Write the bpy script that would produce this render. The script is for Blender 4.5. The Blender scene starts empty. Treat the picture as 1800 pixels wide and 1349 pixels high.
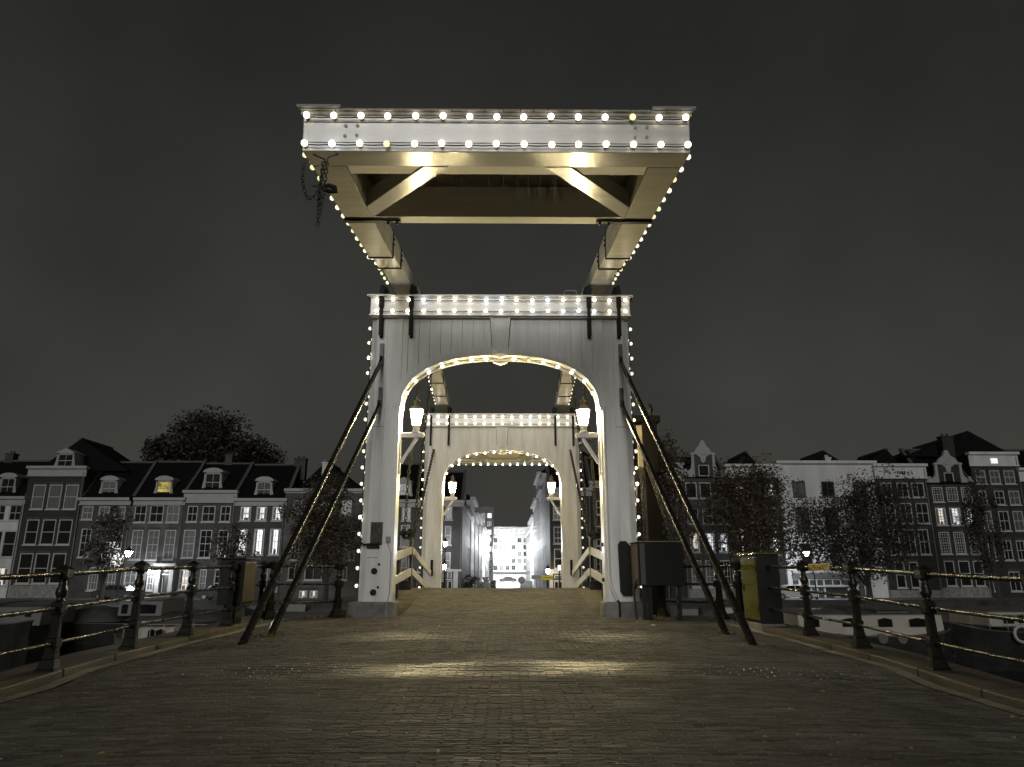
import bpy, math, random
from mathutils import Vector, Matrix
R = math.radians
random.seed(7)
S = bpy.context.scene
COL = S.collection

# ------------------------------------------------------------------ camera
CX, CZ, F = 0.14, 1.3, 1250.0
PITCH = math.atan(330 / F)
YAW = R(0.55)
cam = bpy.data.cameras.new("camera")
cam.sensor_width = 36
cam.lens = F / 1800 * 36
cam.clip_start = 0.05
cam.clip_end = 3000
camo = bpy.data.objects.new("camera", cam)
camo.location = (CX, 0, CZ)
camo.rotation_euler = (R(90) + PITCH, 0, -YAW)
COL.objects.link(camo)
S.camera = camo

# ------------------------------------------------------------------ night sky
w = bpy.data.worlds.new("World")
S.world = w
w.use_nodes = True
nt = w.node_tree
nt.nodes.clear()
wo = nt.nodes.new("ShaderNodeOutputWorld")
bg = nt.nodes.new("ShaderNodeBackground")
tc = nt.nodes.new("ShaderNodeTexCoord")
sx = nt.nodes.new("ShaderNodeSeparateXYZ")
nt.links.new(tc.outputs["Generated"], sx.inputs[0])
ramp = nt.nodes.new("ShaderNodeValToRGB")
nt.links.new(sx.outputs["Z"], ramp.inputs[0])
els = ramp.color_ramp.elements
els[0].position = 0.0
els[0].color = (0.052, 0.050, 0.043, 1)
els[1].position = 0.75
els[1].color = (0.0145, 0.0148, 0.0135, 1)
e = els.new(0.16); e.color = (0.044, 0.0435, 0.038, 1)
e = els.new(0.42); e.color = (0.031, 0.0315, 0.028, 1)
ns = nt.nodes.new("ShaderNodeTexNoise")
ns.inputs["Scale"].default_value = 2.3
ns.inputs["Detail"].default_value = 4
nt.links.new(tc.outputs["Generated"], ns.inputs["Vector"])
mr = nt.nodes.new("ShaderNodeMapRange")
mr.inputs["From Min"].default_value = 0.3
mr.inputs["From Max"].default_value = 0.7
mr.inputs["To Min"].default_value = 0.76
mr.inputs["To Max"].default_value = 1.22
nt.links.new(ns.outputs["Fac"], mr.inputs["Value"])
nt.links.new(ramp.outputs["Color"], bg.inputs["Color"])
nt.links.new(mr.outputs["Result"], bg.inputs["Strength"])
nt.links.new(bg.outputs[0], wo.inputs[0])

# the one sun lamp: soft city/moon glow from behind the camera
sun = bpy.data.lights.new("sun", 'SUN')
sun.energy = 0.92
sun.angle = R(26)
sun.color = (1.0, 0.99, 0.965)
suno = bpy.data.objects.new("sun", sun)
suno.rotation_euler = (R(90 - 14), 0, R(-6))
COL.objects.link(suno)

S.view_settings.view_transform = 'Standard'
S.view_settings.look = 'None'
S.view_settings.exposure = 0.0
S.view_settings.gamma = 1.0
S.render.engine = 'CYCLES'
S.cycles.use_denoising = True
S.cycles.max_bounces = 8
S.cycles.diffuse_bounces = 6
S.cycles.glossy_bounces = 3
S.cycles.sample_clamp_indirect = 3.0
S.cycles.caustics_reflective = False
S.cycles.caustics_refractive = False
S.cycles.use_light_tree = True


def P(x, y, Y):
    """point seen at photo pixel (x, y) at the distance Y: used to measure the place"""
    s, c = math.sin(PITCH), math.cos(PITCH)
    a, b = (x - 900) / F, (674.5 - y) / F
    yy, zz = c - b * s, s + b * c
    dx = a * math.cos(YAW) + yy * math.sin(YAW)
    dy = -a * math.sin(YAW) + yy * math.cos(YAW)
    t = Y / dy
    return Vector((CX + dx * t, Y, CZ + zz * t))


# ------------------------------------------------------------------ materials
MATS = {}


def mat(name, col, rough=0.6, var=0.25, scale=3.0, bump=0.0, bscale=30.0, metal=0.0, spec=0.5,
        stretch=(1, 1, 1), streak=0.0, col2=None, coat=0.0):
    if name in MATS:
        return MATS[name]
    m = bpy.data.materials.new(name)
    m.use_nodes = True
    t = m.node_tree
    b = t.nodes["Principled BSDF"]
    tcn = t.nodes.new("ShaderNodeTexCoord")
    mp = t.nodes.new("ShaderNodeMapping")
    mp.inputs["Scale"].default_value = stretch
    t.links.new(tcn.outputs["Object"], mp.inputs[0])
    n = t.nodes.new("ShaderNodeTexNoise")
    n.inputs["Scale"].default_value = scale
    n.inputs["Detail"].default_value = 5
    n.inputs["Roughness"].default_value = 0.65
    t.links.new(mp.outputs[0], n.inputs["Vector"])
    r = t.nodes.new("ShaderNodeValToRGB")
    r.color_ramp.elements[0].position = 0.3
    r.color_ramp.elements[1].position = 0.7
    lo = [c * (1 - var) for c in col]
    hi = col2 if col2 else [min(1, c * (1 + var * 0.6)) for c in col]
    r.color_ramp.elements[0].color = (*lo, 1)
    r.color_ramp.elements[1].color = (*hi, 1)
    t.links.new(n.outputs["Fac"], r.inputs[0])
    t.links.new(r.outputs["Color"], b.inputs["Base Color"])
    rm = t.nodes.new("ShaderNodeMapRange")
    rm.inputs["To Min"].default_value = max(0.03, rough - 0.1)
    rm.inputs["To Max"].default_value = min(1, rough + 0.12)
    t.links.new(n.outputs["Fac"], rm.inputs["Value"])
    t.links.new(rm.outputs["Result"], b.inputs["Roughness"])
    b.inputs["Metallic"].default_value = metal
    b.inputs["Specular IOR Level"].default_value = spec
    if coat:
        b.inputs["Coat Weight"].default_value = coat
    if bump:
        n2 = t.nodes.new("ShaderNodeTexNoise")
        n2.inputs["Scale"].default_value = bscale
        n2.inputs["Detail"].default_value = 3
        t.links.new(mp.outputs[0], n2.inputs["Vector"])
        bp = t.nodes.new("ShaderNodeBump")
        bp.inputs["Strength"].default_value = bump
        bp.inputs["Distance"].default_value = 0.02
        t.links.new(n2.outputs["Fac"], bp.inputs["Height"])
        t.links.new(bp.outputs[0], b.inputs["Normal"])
    MATS[name] = m
    return m


def brickmat(name, c1, c2, mortar, bw, bh, ms, rough=0.6, bump=0.6, axes="XY", dist=0.01, spec=0.4, offset=0.5, rvar=0.12, rows=False):
    if name in MATS:
        return MATS[name]
    m = bpy.data.materials.new(name)
    m.use_nodes = True
    t = m.node_tree
    b = t.nodes["Principled BSDF"]
    tcn = t.nodes.new("ShaderNodeTexCoord")
    vec = tcn.outputs["Object"]
    if axes == "XZ":
        sp = t.nodes.new("ShaderNodeSeparateXYZ")
        cb = t.nodes.new("ShaderNodeCombineXYZ")
        ad = t.nodes.new("ShaderNodeMath")
        t.links.new(vec, sp.inputs[0])
        t.links.new(sp.outputs[0], ad.inputs[0])
        t.links.new(sp.outputs[1], ad.inputs[1])
        t.links.new(ad.outputs[0], cb.inputs[0])
        t.links.new(sp.outputs[2], cb.inputs[1])
        vec = cb.outputs[0]
    br = t.nodes.new("ShaderNodeTexBrick")
    br.offset = offset
    br.inputs["Color1"].default_value = (*c1, 1)
    br.inputs["Color2"].default_value = (*c2, 1)
    br.inputs["Mortar"].default_value = (*mortar, 1)
    br.inputs["Scale"].default_value = 1
    br.inputs["Brick Width"].default_value = bw
    br.inputs["Row Height"].default_value = bh
    br.inputs["Mortar Size"].default_value = ms
    br.inputs["Mortar Smooth"].default_value = 0.3
    br.inputs["Bias"].default_value = 0.0
    # wobble so the courses are not ruler straight
    nw = t.nodes.new("ShaderNodeTexNoise")
    nw.inputs["Scale"].default_value = 1.7
    nw.inputs["Detail"].default_value = 2
    t.links.new(vec, nw.inputs["Vector"])
    vm = t.nodes.new("ShaderNodeVectorMath")
    vm.operation = 'SCALE'
    vm.inputs["Scale"].default_value = bh * 0.5
    t.links.new(nw.outputs["Color"], vm.inputs[0])
    va = t.nodes.new("ShaderNodeVectorMath")
    t.links.new(vec, va.inputs[0])
    t.links.new(vm.outputs[0], va.inputs[1])
    t.links.new(va.outputs[0], br.inputs["Vector"])
    nb = t.nodes.new("ShaderNodeTexNoise")
    nb.inputs["Scale"].default_value = 0.7
    nb.inputs["Detail"].default_value = 6
    t.links.new(vec, nb.inputs["Vector"])
    rr = t.nodes.new("ShaderNodeMapRange")
    rr.inputs["From Min"].default_value = 0.3
    rr.inputs["From Max"].default_value = 0.7
    rr.inputs["To Min"].default_value = 0.65
    rr.inputs["To Max"].default_value = 1.3
    t.links.new(nb.outputs["Fac"], rr.inputs["Value"])
    mx = t.nodes.new("ShaderNodeMix")
    mx.data_type = 'RGBA'
    mx.blend_type = 'MULTIPLY'
    mx.inputs["Factor"].default_value = 1
    t.links.new(br.outputs["Color"], mx.inputs["A"])
    if rows:
        # courses laid and worn unevenly: long streaks one or two bricks deep
        mpr = t.nodes.new("ShaderNodeMapping")
        mpr.inputs["Scale"].default_value = (1.1, 13.0, 1)
        t.links.new(vec, mpr.inputs[0])
        nr = t.nodes.new("ShaderNodeTexNoise")
        nr.inputs["Scale"].default_value = 1.0
        nr.inputs["Detail"].default_value = 2
        t.links.new(mpr.outputs[0], nr.inputs["Vector"])
        r2 = t.nodes.new("ShaderNodeMapRange")
        r2.inputs["From Min"].default_value = 0.36
        r2.inputs["From Max"].default_value = 0.62
        r2.inputs["To Min"].default_value = 0.45
        r2.inputs["To Max"].default_value = 1.25
        t.links.new(nr.outputs["Fac"], r2.inputs["Value"])
        ml = t.nodes.new("ShaderNodeMath")
        ml.operation = 'MULTIPLY'
        t.links.new(rr.outputs["Result"], ml.inputs[0])
        t.links.new(r2.outputs["Result"], ml.inputs[1])
        t.links.new(ml.outputs[0], mx.inputs["B"])
    else:
        t.links.new(rr.outputs["Result"], mx.inputs["B"])
    t.links.new(mx.outputs["Result"], b.inputs["Base Color"])
    n3 = t.nodes.new("ShaderNodeTexNoise")
    n3.inputs["Scale"].default_value = 14
    n3.inputs["Detail"].default_value = 4
    t.links.new(vec, n3.inputs["Vector"])
    rm = t.nodes.new("ShaderNodeMapRange")
    rm.inputs["From Min"].default_value = 0.3
    rm.inputs["From Max"].default_value = 0.7
    rm.inputs["To Min"].default_value = rough - rvar
    rm.inputs["To Max"].default_value = rough + rvar
    t.links.new(n3.outputs["Fac"], rm.inputs["Value"])
    t.links.new(rm.outputs["Result"], b.inputs["Roughness"])
    b.inputs["Specular IOR Level"].default_value = spec
    hs = t.nodes.new("ShaderNodeMath")
    hs.operation = 'MULTIPLY_ADD'
    hs.inputs[1].default_value = 0.35
    inv = t.nodes.new("ShaderNodeMath")
    inv.operation = 'SUBTRACT'
    inv.inputs[0].default_value = 1
    t.links.new(br.outputs["Fac"], inv.inputs[1])
    t.links.new(n3.outputs["Fac"], hs.inputs[0])
    t.links.new(inv.outputs[0], hs.inputs[2])
    bp = t.nodes.new("ShaderNodeBump")
    bp.inputs["Strength"].default_value = bump
    bp.inputs["Distance"].default_value = dist
    t.links.new(hs.outputs[0], bp.inputs["Height"])
    t.links.new(bp.outputs[0], b.inputs["Normal"])
    MATS[name] = m
    return m


def emat(name, col, strength, var=0.0, vscale=2.0):
    if name in MATS:
        return MATS[name]
    m = bpy.data.materials.new(name)
    m.use_nodes = True
    t = m.node_tree
    b = t.nodes["Principled BSDF"]
    b.inputs["Base Color"].default_value = (0.1, 0.1, 0.1, 1)
    b.inputs["Roughness"].default_value = 0.2
    b.inputs["Emission Color"].default_value = (*col, 1)
    b.inputs["Emission Strength"].default_value = strength
    if var:
        tcn = t.nodes.new("ShaderNodeTexCoord")
        n = t.nodes.new("ShaderNodeTexNoise")
        n.inputs["Scale"].default_value = vscale
        n.inputs["Detail"].default_value = 3
        t.links.new(tcn.outputs["Object"], n.inputs["Vector"])
        r = t.nodes.new("ShaderNodeMapRange")
        r.inputs["From Min"].default_value = 0.36
        r.inputs["From Max"].default_value = 0.6
        r.inputs["To Min"].default_value = strength * (1 - var)
        r.inputs["To Max"].default_value = strength
        t.links.new(n.outputs["Fac"], r.inputs["Value"])
        t.links.new(r.outputs["Result"], b.inputs["Emission Strength"])
    MATS[name] = m
    return m


white = mat("white_paint", (0.72, 0.71, 0.68), 0.36, 0.20, 1.4, 0.10, 22, stretch=(3, 3, 0.35), spec=0.45)
whiteh = mat("white_paint_beam", (0.60, 0.585, 0.535), 0.17, 0.13, 1.2, 0.14, 20, stretch=(0.6, 4, 4), spec=0.8)
postp = mat("post_paint", (0.013, 0.012, 0.0085), 0.42, 0.35, 7, 0.4, 45, spec=0.12)
bracep = mat("brace_paint", (0.013, 0.012, 0.010), 0.26, 0.3, 7, 0.15, 30, spec=0.3)
whitem = mat("white_paint_matt", (0.76, 0.74, 0.68), 0.55, 0.14, 1.3, 0.10, 22, stretch=(0.6, 4, 4), spec=0.35)
iron = mat("black_iron", (0.011, 0.0105, 0.010), 0.5, 0.4, 6, 0.3, 40, spec=0.18)
rust = mat("rusty_chain", (0.045, 0.036, 0.028), 0.5, 0.5, 9, 0.3, 40, spec=0.5)
railp = mat("railing_paint", (0.014, 0.0125, 0.0085), 0.27, 0.3, 7, 0.35, 45, spec=0.5)
stone = mat("kerb_stone", (0.085, 0.074, 0.058), 0.62, 0.35, 1.6, 0.5, 40)
conc = mat("plinth_stone", (0.20, 0.195, 0.18), 0.75, 0.5, 3.0, 0.6, 30)
deckwood = mat("lit_deck_wood", (0.20, 0.175, 0.12), 0.6, 0.4, 3, 0.5, 30, stretch=(0.5, 5, 5))
timber = mat("old_timber", (0.10, 0.075, 0.05), 0.7, 0.5, 3, 0.6, 30, stretch=(4, 4, 0.5))
tarwood = mat("tarred_timber", (0.007, 0.006, 0.005), 0.8, 0.4, 3, 0.5, 25, stretch=(4, 4, 0.5), spec=0.06)
rubber = mat("black_cable", (0.02, 0.02, 0.02), 0.6, 0.2, 5)
cabgrey = mat("cabinet_grey", (0.017, 0.0165, 0.0155), 0.5, 0.35, 2.5, 0.15, 20, spec=0.15)
cab_lit = mat("cabinet_lit_green", (0.105, 0.105, 0.02), 0.16, 0.3, 2.0, 0.06, 6, spec=0.7)  # lamplight on the cabinet's road side is put into this green
road_m = brickmat("road_brick", (0.034, 0.031, 0.028), (0.066, 0.060, 0.052), (0.085, 0.076, 0.050), 0.21, 0.068, 0.006, 0.80, 1.0, dist=0.014, spec=0.22, rvar=0.10, rows=True)
worn_m = brickmat("worn_road_brick", (0.040, 0.036, 0.032), (0.075, 0.067, 0.056), (0.085, 0.076, 0.050), 0.21, 0.068, 0.006, 0.46, 1.0, dist=0.010, spec=0.5, rvar=0.18, rows=True)
brick_dark = brickmat("dark_brick", (0.014, 0.0132, 0.0125), (0.022, 0.0205, 0.019), (0.026, 0.0245, 0.023), 0.22, 0.07, 0.008, 0.7, 0.4, "XZ")
brick_brown = brickmat("brown_brick", (0.036, 0.032, 0.030), (0.050, 0.045, 0.041), (0.055, 0.051, 0.048), 0.22, 0.07, 0.008, 0.7, 0.4, "XZ")
brick_grey = brickmat("grey_brick", (0.062, 0.060, 0.057), (0.085, 0.082, 0.078), (0.09, 0.088, 0.084), 0.22, 0.07, 0.008, 0.7, 0.4, "XZ")
plaster = mat("white_plaster", (0.50, 0.50, 0.49), 0.8, 0.22, 0.5, 0.3, 12, stretch=(1.5, 1, 0.35))
trim = mat("trim_paint", (0.27, 0.27, 0.265), 0.5, 0.15, 1.5)
trimw = mat("window_paint", (0.36, 0.36, 0.355), 0.5, 0.12, 3.0)
tile = mat("roof_tile", (0.008, 0.0078, 0.0078), 0.8, 0.45, 1.4, 0.8, 6, stretch=(2.5, 1, 1), spec=0.08)
ridge = mat("ridge_mortar", (0.075, 0.073, 0.07), 0.8, 0.3, 2)
glassd = mat("dark_glass", (0.012, 0.012, 0.012), 0.08, 0.5, 0.8, spec=0.6)
glassc = mat("curtained_glass", (0.08, 0.08, 0.078), 0.35, 0.45, 1.5, stretch=(6, 1, 0.4), spec=0.6)
darkwood = mat("dark_door", (0.03, 0.028, 0.026), 0.4, 0.3, 2)
lit_w = emat("lit_window_white", (0.95, 0.97, 1.0), 1.0, 0.45, 1.7)
lit_c = emat("lit_window_cream", (1.0, 0.9, 0.76), 0.95, 0.5, 2.2)
lit_y = emat("lit_window_yellow", (1.0, 0.74, 0.10), 0.55, 0.85, 1.6)
lit_b = emat("lit_window_bright", (0.98, 0.99, 1.0), 1.5, 0.3, 2.5)
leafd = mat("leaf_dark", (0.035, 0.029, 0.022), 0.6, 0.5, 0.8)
leafb = mat("leaf_brown", (0.075, 0.052, 0.030), 0.6, 0.5, 0.9)
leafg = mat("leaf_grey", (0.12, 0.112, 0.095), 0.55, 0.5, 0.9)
leaf2 = mat("leaf_pale_brown", (0.045, 0.038, 0.030), 0.6, 0.6, 1.3)
bark = mat("bark", (0.04, 0.035, 0.03), 0.85, 0.4, 4, 0.6, 15)
asph = mat("quay_paving", (0.12, 0.12, 0.117), 0.6, 0.35, 1.0, 0.3, 20)
quayst = brickmat("quay_brick", (0.035, 0.032, 0.03), (0.05, 0.046, 0.042), (0.03, 0.03, 0.03), 0.5, 0.25, 0.012, 0.8, 0.5, "XZ")
steelhull = mat("hull_paint", (0.022, 0.022, 0.022), 0.35, 0.4, 1.5, 0.2, 8)
boatwhite = mat("boat_cream", (0.34, 0.315, 0.28), 0.5, 0.15, 1.2, 0.1, 10)
boatgrey = mat("boat_grey", (0.11, 0.11, 0.108), 0.5, 0.3, 1.2)
canvas = mat("boat_canvas", (0.055, 0.055, 0.055), 0.7, 0.4, 1.5, 0.6, 3)
carp = mat("car_paint_dark", (0.03, 0.03, 0.032), 0.22, 0.2, 1, spec=0.6)
carw = mat("car_paint_white", (0.5, 0.5, 0.5), 0.25, 0.1, 1, spec=0.6)
tyre = mat("tyre_rubber", (0.015, 0.015, 0.015), 0.8, 0.2, 5)
chrome = mat("rim_metal", (0.25, 0.25, 0.25), 0.35, 0.2, 5, metal=0.6)
gold = mat("gold_letters", (0.75, 0.52, 0.16), 0.45, 0.12, 4, metal=0.0)
yellowp = mat("yellow_sign", (0.8, 0.68, 0.03), 0.5, 0.1, 3)
leaffall = mat("fallen_leaf_yellow", (0.42, 0.33, 0.07), 0.5, 0.5, 9)
moss = mat("moss_weed", (0.16, 0.14, 0.02), 0.8, 0.4, 8)
glow_warm = emat("bulb_warm", (1.0, 0.90, 0.70), 14)
glow_cool = emat("bulb_cool", (0.86, 0.94, 1.0), 15)
glow_yel = emat("bulb_yellow", (1.0, 0.90, 0.50), 1.15)
glow_soft = emat("bulb_soft", (1.0, 0.90, 0.68), 1.5)
lantern_glow = emat("lantern_glow", (1.0, 0.82, 0.43), 700)
lamp_white = emat("lamp_white", (0.9, 0.95, 1.0), 420)
lamp_street = emat("lamp_street", (0.92, 0.96, 1.0), 3200)
lamp_warm = emat("lamp_warm", (1.0, 0.86, 0.58), 160)


# ------------------------------------------------------------------ mesh building
class MB:
    def __init__(self):
        self.v, self.f, self.s = [], [], []

    def add(self, vs, fs, smooth=False, M=None):
        o = len(self.v)
        if M is not None:
            vs = [M @ Vector(p) for p in vs]
        self.v += [tuple(p) for p in vs]
        for f in fs:
            self.f.append(tuple(i + o for i in f))
            self.s.append(smooth)
        return self

    def box(self, x0, x1, y0, y1, z0, z1, M=None):
        v = [(x0, y0, z0), (x1, y0, z0), (x1, y1, z0), (x0, y1, z0), (x0, y0, z1), (x1, y0, z1), (x1, y1, z1), (x0, y1, z1)]
        return self.add(v, [(3, 2, 1, 0), (4, 5, 6, 7), (0, 1, 5, 4), (1, 2, 6, 5), (2, 3, 7, 6), (3, 0, 4, 7)], M=M)

    def prism(self, poly, axis, a, b, M=None):
        """poly: 2-D points; axis 'x','y','z' = extrusion axis"""
        n = len(poly)
        area = sum(poly[i][0] * poly[(i + 1) % n][1] - poly[(i + 1) % n][0] * poly[i][1] for i in range(n))
        if area < 0:
            poly = poly[::-1]

        def q(p, t):
            return {'x': (t, p[0], p[1]), 'y': (p[0], t, p[1]), 'z': (p[0], p[1], t)}[axis]
        v = [q(p, a) for p in poly] + [q(p, b) for p in poly]
        fl = (a < b) == (axis != 'y')
        f = [tuple(range(n))[::-1], tuple(range(n, 2 * n))] + [(i, (i + 1) % n, n + (i + 1) % n, n + i) for i in range(n)]
        if not fl:
            f = [t[::-1] for t in f]
        return self.add(v, f, M=M)

    def beam(self, a, b, wx, wz, up=(0, 0, 1)):
        """rectangular bar from a to b; wx across, wz along up"""
        a, b = Vector(a), Vector(b)
        d = (b - a)
        L = d.length
        d.normalize()
        u = Vector(up)
        sd = d.cross(u).normalized()
        u = sd.cross(d).normalized()
        v = []
        for p in (a, b):
            for i, j in ((-1, -1), (1, -1), (1, 1), (-1, 1)):
                v.append(p + sd * (wx / 2 * i) + u * (wz / 2 * j))
        return self.add(v, [(0, 1, 2, 3), (7, 6, 5, 4), (0, 4, 5, 1), (1, 5, 6, 2), (2, 6, 7, 3), (3, 7, 4, 0)])

    def tube(self, pts, r, n=8, cap=True):
        pts = [Vector(p) for p in pts]
        rs = r if isinstance(r, (list, tuple)) else [r] * len(pts)
        v, f = [], []
        prev = None
        for i, p in enumerate(pts):
            d = (pts[min(i + 1, len(pts) - 1)] - pts[max(i - 1, 0)]).normalized()
            if prev is None:
                u = Vector((0, 0, 1)) if abs(d.z) < 0.9 else Vector((1, 0, 0))
                u = d.cross(u).normalized()
            else:
                u = (prev - d * prev.dot(d)).normalized()
            prev = u
            k = d.cross(u)
            for j in range(n):
                t = 2 * math.pi * j / n
                v.append(p + (u * math.cos(t) + k * math.sin(t)) * rs[i])
        for i in range(len(pts) - 1):
            for j in range(n):
                a, b = i * n + j, i * n + (j + 1) % n
                f.append((a, b, b + n, a + n))
        self.add(v, f, True)
        if cap:
            m = (len(pts) - 1) * n
            self.add(v, [tuple(range(n))[::-1], tuple(range(m, m + n))])
        return self

    def lathe(self, prof, c=(0, 0, 0), n=12, smooth=True, sxy=(1, 1), ph=0.0):
        v, f = [], []
        for r, z in prof:
            for j in range(n):
                t = 2 * math.pi * j / n + ph
                v.append((c[0] + r * math.cos(t) * sxy[0], c[1] + r * math.sin(t) * sxy[1], c[2] + z))
        for i in range(len(prof) - 1):
            for j in range(n):
                a, b = i * n + j, i * n + (j + 1) % n
                f.append((a, b, b + n, a + n))
        self.add(v, f, smooth)
        m = (len(prof) - 1) * n
        return self.add(v, [tuple(range(n))[::-1], tuple(range(m, m + n))])

    def ball(self, c, r, n=10, m=6, sc=(1, 1, 1)):
        v, f = [], []
        for i in range(m + 1):
            ph = math.pi * i / m
            for j in range(n):
                t = 2 * math.pi * j / n
                v.append((c[0] + r * sc[0] * math.sin(ph) * math.cos(t), c[1] + r * sc[1] * math.sin(ph) * math.sin(t), c[2] + r * sc[2] * math.cos(ph)))
        for i in range(m):
            for j in range(n):
                a, b = i * n + j, i * n + (j + 1) % n
                f.append((a, a + n, b + n, b))
        return self.add(v, f, True)

    def link(self, c, d, L, wd, r, twist):
        """one oval chain link centred at c along d"""
        d = Vector(d).normalized()
        u = Vector((0, 1, 0)) if abs(d.y) < 0.9 else Vector((1, 0, 0))
        sd = d.cross(u).normalized()
        up = sd.cross(d)
        a = sd * math.cos(twist) + up * math.sin(twist)
        pts = []
        for k in range(10):
            t = 2 * math.pi * k / 10
            pts.append(Vector(c) + d * (L / 2 * math.cos(t)) + a * (wd / 2 * math.sin(t)))
        nrm = d.cross(a)
        v, f = [], []
        for k, p in enumerate(pts):
            tg = (pts[(k + 1) % 10] - pts[k - 1]).normalized()
            o = tg.cross(nrm)
            for j in range(5):
                t = 2 * math.pi * j / 5
                v.append(p + o * (r * math.cos(t)) + nrm * (r * math.sin(t)))
        for k in range(10):
            for j in range(5):
                a0, b0 = k * 5 + j, k * 5 + (j + 1) % 5
                a1, b1 = ((k + 1) % 10) * 5 + j, ((k + 1) % 10) * 5 + (j + 1) % 5
                f.append((a0, b0, b1, a1))
        return self.add(v, f, True)

    def chain(self, pts, L=0.13, wd=0.085, r=0.016):
        pts = [Vector(p) for p in pts]
        step = L * 0.74
        k = 0
        for a, b in zip(pts, pts[1:]):
            n = max(1, int((b - a).length / step))
            for i in range(n):
                self.link(a + (b - a) * ((i + 0.5) / n), b - a, L, wd, r, (k % 2) * math.pi / 2 + 0.5)
                k += 1
        return self

    def build(self, name, m=None, parent=None, bevel=0.0, fix=False):
        me = bpy.data.meshes.new(name)
        me.from_pydata(self.v, [], self.f)
        me.polygons.foreach_set("use_smooth", self.s)
        if m:
            me.materials.append(m)
        me.update()
        o = bpy.data.objects.new(name, me)
        COL.objects.link(o)
        if parent:
            o.parent = parent
        if bevel:
            md = o.modifiers.new("bevel", 'BEVEL')
            md.width = bevel
            md.segments = 2
            md.limit_method = 'ANGLE'
            md.angle_limit = R(40)
        return o


def tag(o, label=None, cat=None, group=None, kind=None):
    if label: o["label"] = label
    if cat: o["category"] = cat
    if group: o["group"] = group
    if kind: o["kind"] = kind
    return o


def thing(name, label, cat, loc=(0, 0, 0), rz=0.0, group=None, rx=0.0):
    o = bpy.data.objects.new(name, None)
    o.empty_display_size = 0.2
    o.location = loc
    o.rotation_euler = (rx, 0, rz)
    COL.objects.link(o)
    return tag(o, label, cat, group)


def dup(o, parent=None):
    c = o.copy()
    COL.objects.link(c)
    c.parent = parent
    for ch in list(o.children):
        dup(ch, c)
    return c


# ------------------------------------------------------------------ levels
KERB = 5.05
GZ, WZ = -1.4, -3.2
YF = 78.0


def sm(t):
    t = max(0, min(1, t))
    return t * t * (3 - 2 * t)


def prof(Y):
    """road level along the bridge, at the kerb"""
    if Y < 8.72:
        z = 0.0133 * Y - 0.07
    elif Y < 9.22:
        z = 0.0133 * Y - 0.07 + 0.07 * sm((Y - 8.72) / 0.5)
    else:
        z = 0.0133 * Y
    if Y > 18:
        d = abs(Y - 24.9)
        z = 0.24 + 0.50 * (1 - sm(d / 7.0)) if Y < 31.8 else 0.24 - (Y - 31.8) * 0.045
    return z


def roadz(x, Y):
    k = sm((18.5 - Y) / 6) * 0.10 + 0.01
    und = 0.010 * math.sin(Y * 1.9 + x * 0.55) * sm((Y - 9.5) / 1.5) * sm((16 - Y) / 2) + 0.006 * math.sin(x * 1.3 + Y * 0.7)
    for cx, cy in ((-1.75, 12.3), (2.2, 11.9)):
        und += 0.045 * sm((Y - cy + .5) / 1.0) * (1 - sm((Y - cy - .5) / 3.5)) * math.exp(-((x - cx) / 0.9) ** 2)
    return prof(Y) + k * (1 - (x / KERB) ** 2) + und


def ground_strip(name, xs, ys, zf, m, **kw):
    mb = MB()
    nx = len(xs)
    v = [(x, y, zf(x, y)) for y in ys for x in xs]
    f = [(j * nx + i, j * nx + i + 1, (j + 1) * nx + i + 1, (j + 1) * nx + i) for j in range(len(ys) - 1) for i in range(nx - 1)]
    mb.add(v, f, True)
    o = mb.build(name, m)
    return tag(o, kind="structure")


def frange(a, b, s):
    n = int(round(abs(b - a) / s))
    return [a + (b - a) * i / n for i in range(n + 1)]


# approach road, drawbridge leaves, road on the far side
bed_m = mat("lit_joint_sand", (0.20, 0.18, 0.115), 0.95, 0.5, 5, spec=0.1)  # sand paled to paint in the light caught by the end joints


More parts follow.
